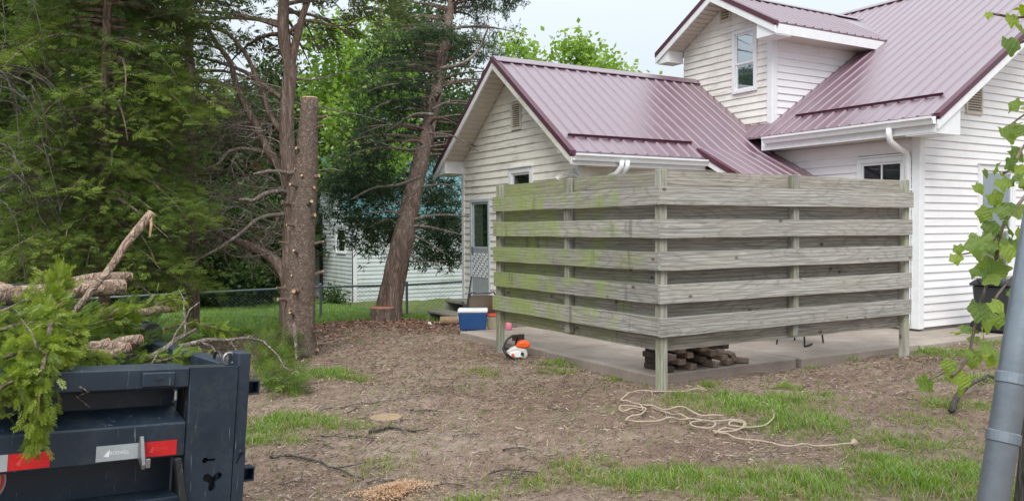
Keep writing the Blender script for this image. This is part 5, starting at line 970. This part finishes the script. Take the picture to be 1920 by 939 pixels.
def blades(nb, seed):
    r = random.Random(seed); v = []
    for i in range(nb):
        a = r.uniform(0, 6.283); o = Vector((r.gauss(0, .3), r.gauss(0, .3), 0)); dv = Vector((math.cos(a), math.sin(a), 0)) * r.uniform(.15, .75); h = r.uniform(.6, 1.2); s = Vector((-math.sin(a), math.cos(a), 0)) * .045
        v += [tuple(o - s), tuple(o + s), tuple(o + dv * .35 + Vector((0, 0, h * .62)) + s * .75), tuple(o + dv * .35 + Vector((0, 0, h * .62)) - s * .75), tuple(o + dv * .35 + Vector((0, 0, h * .62)) - s * .75), tuple(o + dv * .35 + Vector((0, 0, h * .62)) + s * .75), tuple(o + dv + Vector((0, 0, h)) + s * .1), tuple(o + dv + Vector((0, 0, h)) - s * .1)]
    v = np.array(v); return v, np.arange(len(v)).reshape(-1, 4)
GR = [blades(7, k) for k in range(3)]
def grass(name, label, n, dlo, dhi, pxl, pxh, h, masked, tint):
    X, Y, l, d = dirt_pts(n, dlo, dhi, pxl, pxh); lm = lawn_mask(l, d); g = grass_mask(X, Y)
    ok = off_patio(X, Y) & ((g * (lm < .3) * 1.5 + .03 > rng.random(n)) if masked else (lm > rng.random(n))); X, Y = X[ok], Y[ok]; g = g[ok]; n = len(X); ms = []
    for k in range(3):
        i = np.arange(n) % 3 == k; m = i.sum(); a = rng.uniform(0, 6.283, m); pos = np.stack([X[i], Y[i], gz(X[i], Y[i]) - .004], 1)
        hh = h * rng.uniform(.55, 1.3, m) * (.55 + .5 * g[i] if masked else 1); tt = np.clip(tint[0] + tint[1] * rng.normal(size=m) + (.35 * (g[i] - .6) if masked else .2 * (vnoise(X[i], Y[i], .9) - .5)), 0, 1)
        ms.append(inst(*GR[k], pos, np.stack([np.cos(a), np.sin(a), 0 * a], 1), np.array([[0, 0, 1.]]).repeat(m, 0) + .12 * rng.normal(size=(m, 3)), hh, tt))
    tag(obj(name, np_mesh(name, *joinm(*ms)), MT['grass']), label, 'grass', kind='stuff')
grass('grass', 'patches of green and yellowed grass growing in the bare dirt', 120000, 3.8, 13.5, 420, 2000, .075, True, (.46, .26)); grass('lawn', 'bright green mown lawn behind the trees', 42000, 11.5, 24, -100, 960, .085, False, (.74, .12))
# ---------------------------------------------------------------- pole, tree and vine at the edge of the yard
A = W(1868, 939, 1.9); B = W(1934, 500, 1.97); dv = (B - A).normalized(); foot = A - dv * (A.z / dv.z); top = A + dv * ((3.1 - A.z) / dv.z)
pole = thing('grey_pole', 'leaning grey metal pole with two collars in front of the vine', 'pole', foot); part(pole, 'shaft', MB().tube([foot - dv * .1, top], .0335, 24), MT['galv'], smooth=True, world=True)
for y in (720, 829):
    c = A + (B - A) * ((939 - y) / 439); part(pole, 'collar', MB().tube([c - dv * .013, c - dv * .011, c + dv * .011, c + dv * .013], [.0345, .0368, .0368, .0345], 24), MT['galv'], smooth=False, world=True)
tb = LD((1996 - 960) / F_PX * 2.45, 2.45); tb.z = 0; rt = thing('rough_tree', 'rough grey bark tree trunk just behind the grey pole', 'tree', tb)
q = bez([tb + Vector((0, 0, -.2)), tb + Vector((.03, -.01, 1.0)), tb + Vector((.12, -.05, 2.0)), tb + Vector((.2, -.1, 3.4)), tb + Vector((.3, -.2, 5))], 6); part(rt, 'trunk', MB().tube(q, np.linspace(.15, .06, len(q)), 18, True, .14), MT['bark_grey'], smooth=True, world=True)
n = 420; cpos = np.array([.9, -.6, 4.9]) + nrm(rng.normal(size=(n, 3))) * (rng.random(n) ** .4)[:, None] * np.array([1.2, 1.2, .8]); V, Fa, T = inst(*CLUMP, cpos, rvec(n), np.array([0, 0, 1]) + .5 * rng.normal(size=(n, 3)), .4 * rng.uniform(.7, 1.2, n), np.clip(rng.normal(.5, .2, n), 0, 1)); obj('crown', np_mesh('crown', V, Fa, T), MT['leafb'], rt)
def vine_leaf(seed):
    r = random.Random(seed); pts = []; N_ = 44
    for i in range(N_):
        a = -math.pi + 2 * math.pi * i / N_; L = .5 * (1 + .32 * math.cos(a * 2.5) ** 4 * (1 if abs(a) < 2.6 else 0)) * (1 - .45 * max(0, abs(a) - 2.2)) + .035 * (i % 2) + r.uniform(-.015, .015); pts.append((L * math.cos(a) + .12, L * math.sin(a) * .92, 0))
    v = [(0, 0, 0)]; f = []
    for x, y, z in pts: v.append((x * .55, y * .55, .05 * math.cos(8 * math.atan2(y, x)) * .4 - .03)); 
    for x, y, z in pts: v.append((x, y, -.45 * (x * x + y * y) + .25 * abs(y) + .05 * math.sin(5 * math.atan2(y, x))))
    for i in range(N_): j = (i + 1) % N_; f += [(0, 1 + i, 1 + j), (1 + i, 1 + N_ + i, 1 + N_ + j, 1 + j)]
    me = bpy.data.meshes.new('leaf'); me.from_pydata(v, [], f); me.polygons.foreach_set('use_smooth', [True] * len(f)); return me
def vine_mat(name, a, b):
    n = N(name); c = n.co((1, 1, 1)); f = n.noise(n.co((1, 1, 1), rnd=20), 3, 4); r = n('ShaderNodeObjectInfo').outputs['Random']; col = n.mix(r, a, b); col = n.mix(n.ramp(f, [(.35, 0), (.75, .5)]), col, (.2, .27, .045))
    ve = n('ShaderNodeTexWave', {'Vector': c, 'Scale': 2.2, 'Distortion': 2.5, 'Detail': 1}, wave_type='BANDS', bands_direction='DIAGONAL').outputs[0]; col = n.mix(n.ramp(ve, [(0, .35), (.08, 0)]), col, (.3, .36, .14))
    d = n('ShaderNodeBsdfPrincipled', {'Base Color': col, 'Roughness': .48, 'Normal': n.bump(ve, .3, .01)}).outputs[0]; t = n('ShaderNodeBsdfTranslucent', {0: n('ShaderNodeHueSaturation', {'Saturation': 1.2, 'Value': 1.5, 'Color': col}).outputs[0]}).outputs[0]
    n.t.links.new(n('ShaderNodeMixShader', {0: .42, 1: d, 2: t}).outputs[0], n.out.inputs[0]); return n.m
VM = vine_mat('vine_leaf', (.12, .2, .05), (.3, .4, .06)); LV = [vine_leaf(k) for k in range(4)]
for m_ in LV: m_.materials.append(VM)
DV = 2.35; v0 = W(1960, 380, 2.4); vine = thing('vine', 'green broad-leaved vine dangling beside the grey pole', 'vine', v0)
for pts, r0 in ((((1990, 200), (1925, 270), (1895, 320), (1880, 330)), .004), (((1985, 300), (1920, 375), (1880, 430), (1868, 490)), .0055), (((1868, 490), (1850, 540), (1835, 590), (1825, 640), (1815, 680), (1785, 712)), .004), (((1960, 480), (1905, 520), (1870, 560), (1850, 600)), .0035), (((1880, 430), (1850, 470), (1800, 482)), .0025), (((1990, 10), (1920, 40), (1850, 33)), .0035), (((1990, 60), (1930, 80), (1890, 95)), .004), (((1985, 200), (1930, 215), (1885, 245)), .003), (((1815, 680), (1770, 705), (1740, 718)), .002)):
    part(vine, 'stem', MB().tube(bez([np.array(W(x, y, DV + .03)) for x, y in pts], 5), r0, 6), MT['bark_red'], smooth=True, world=True)
LP = [(1850, 34, 22), (1893, 40, 40), (1908, 60, 60), (1890, 85, 55), (1912, 25, 50), (1905, 200, 40), (1885, 250, 55), (1908, 245, 45), (1900, 290, 50), (1868, 318, 40), (1893, 305, 45), (1878, 345, 40), (1905, 340, 50), (1862, 372, 42), (1880, 390, 55), (1848, 400, 45), (1905, 395, 55), (1890, 430, 55), (1858, 425, 55), (1838, 455, 70), (1868, 462, 60), (1797, 468, 28), (1792, 485, 34), (1888, 470, 50), (1850, 500, 60), (1880, 505, 55), (1862, 520, 50), (1835, 510, 40), (1903, 460, 50), (1895, 560, 45), (1838, 580, 60), (1865, 575, 45), (1850, 608, 45), (1872, 600, 42), (1810, 622, 50), (1800, 628, 40), (1848, 655, 55), (1868, 672, 50), (1830, 668, 40), (1790, 700, 52), (1812, 712, 45), (1740, 720, 48), (1838, 690, 45), (1915, 440, 45), (1915, 520, 45), (1910, 320, 50)]
LP = LP + [(x + random.gauss(0, 16), y + random.gauss(0, 16), s * random.uniform(.5, .85)) for x, y, s in LP if y > 180 and random.random() < .75]
cd = Vector((-SN, -CS, 0))
for i, (x, y, s) in enumerate(LP):
    o = obj('leaf', LV[i % 4], None, vine, W(x, y, DV + random.uniform(-.1, .1)) - v0); sc = s / F_PX * DV * .66; o.scale = (sc,) * 3
    nv = (cd * random.uniform(.4, 1) + Vector((random.gauss(0, .45), random.gauss(0, .45), random.uniform(.1, .9)))).normalized(); xd = Vector((random.gauss(0, .5), random.gauss(0, .5), -1)); xd = (xd - nv * xd.dot(nv)).normalized()
    o.rotation_euler = Matrix((xd, nv.cross(xd), nv)).transposed().to_euler()
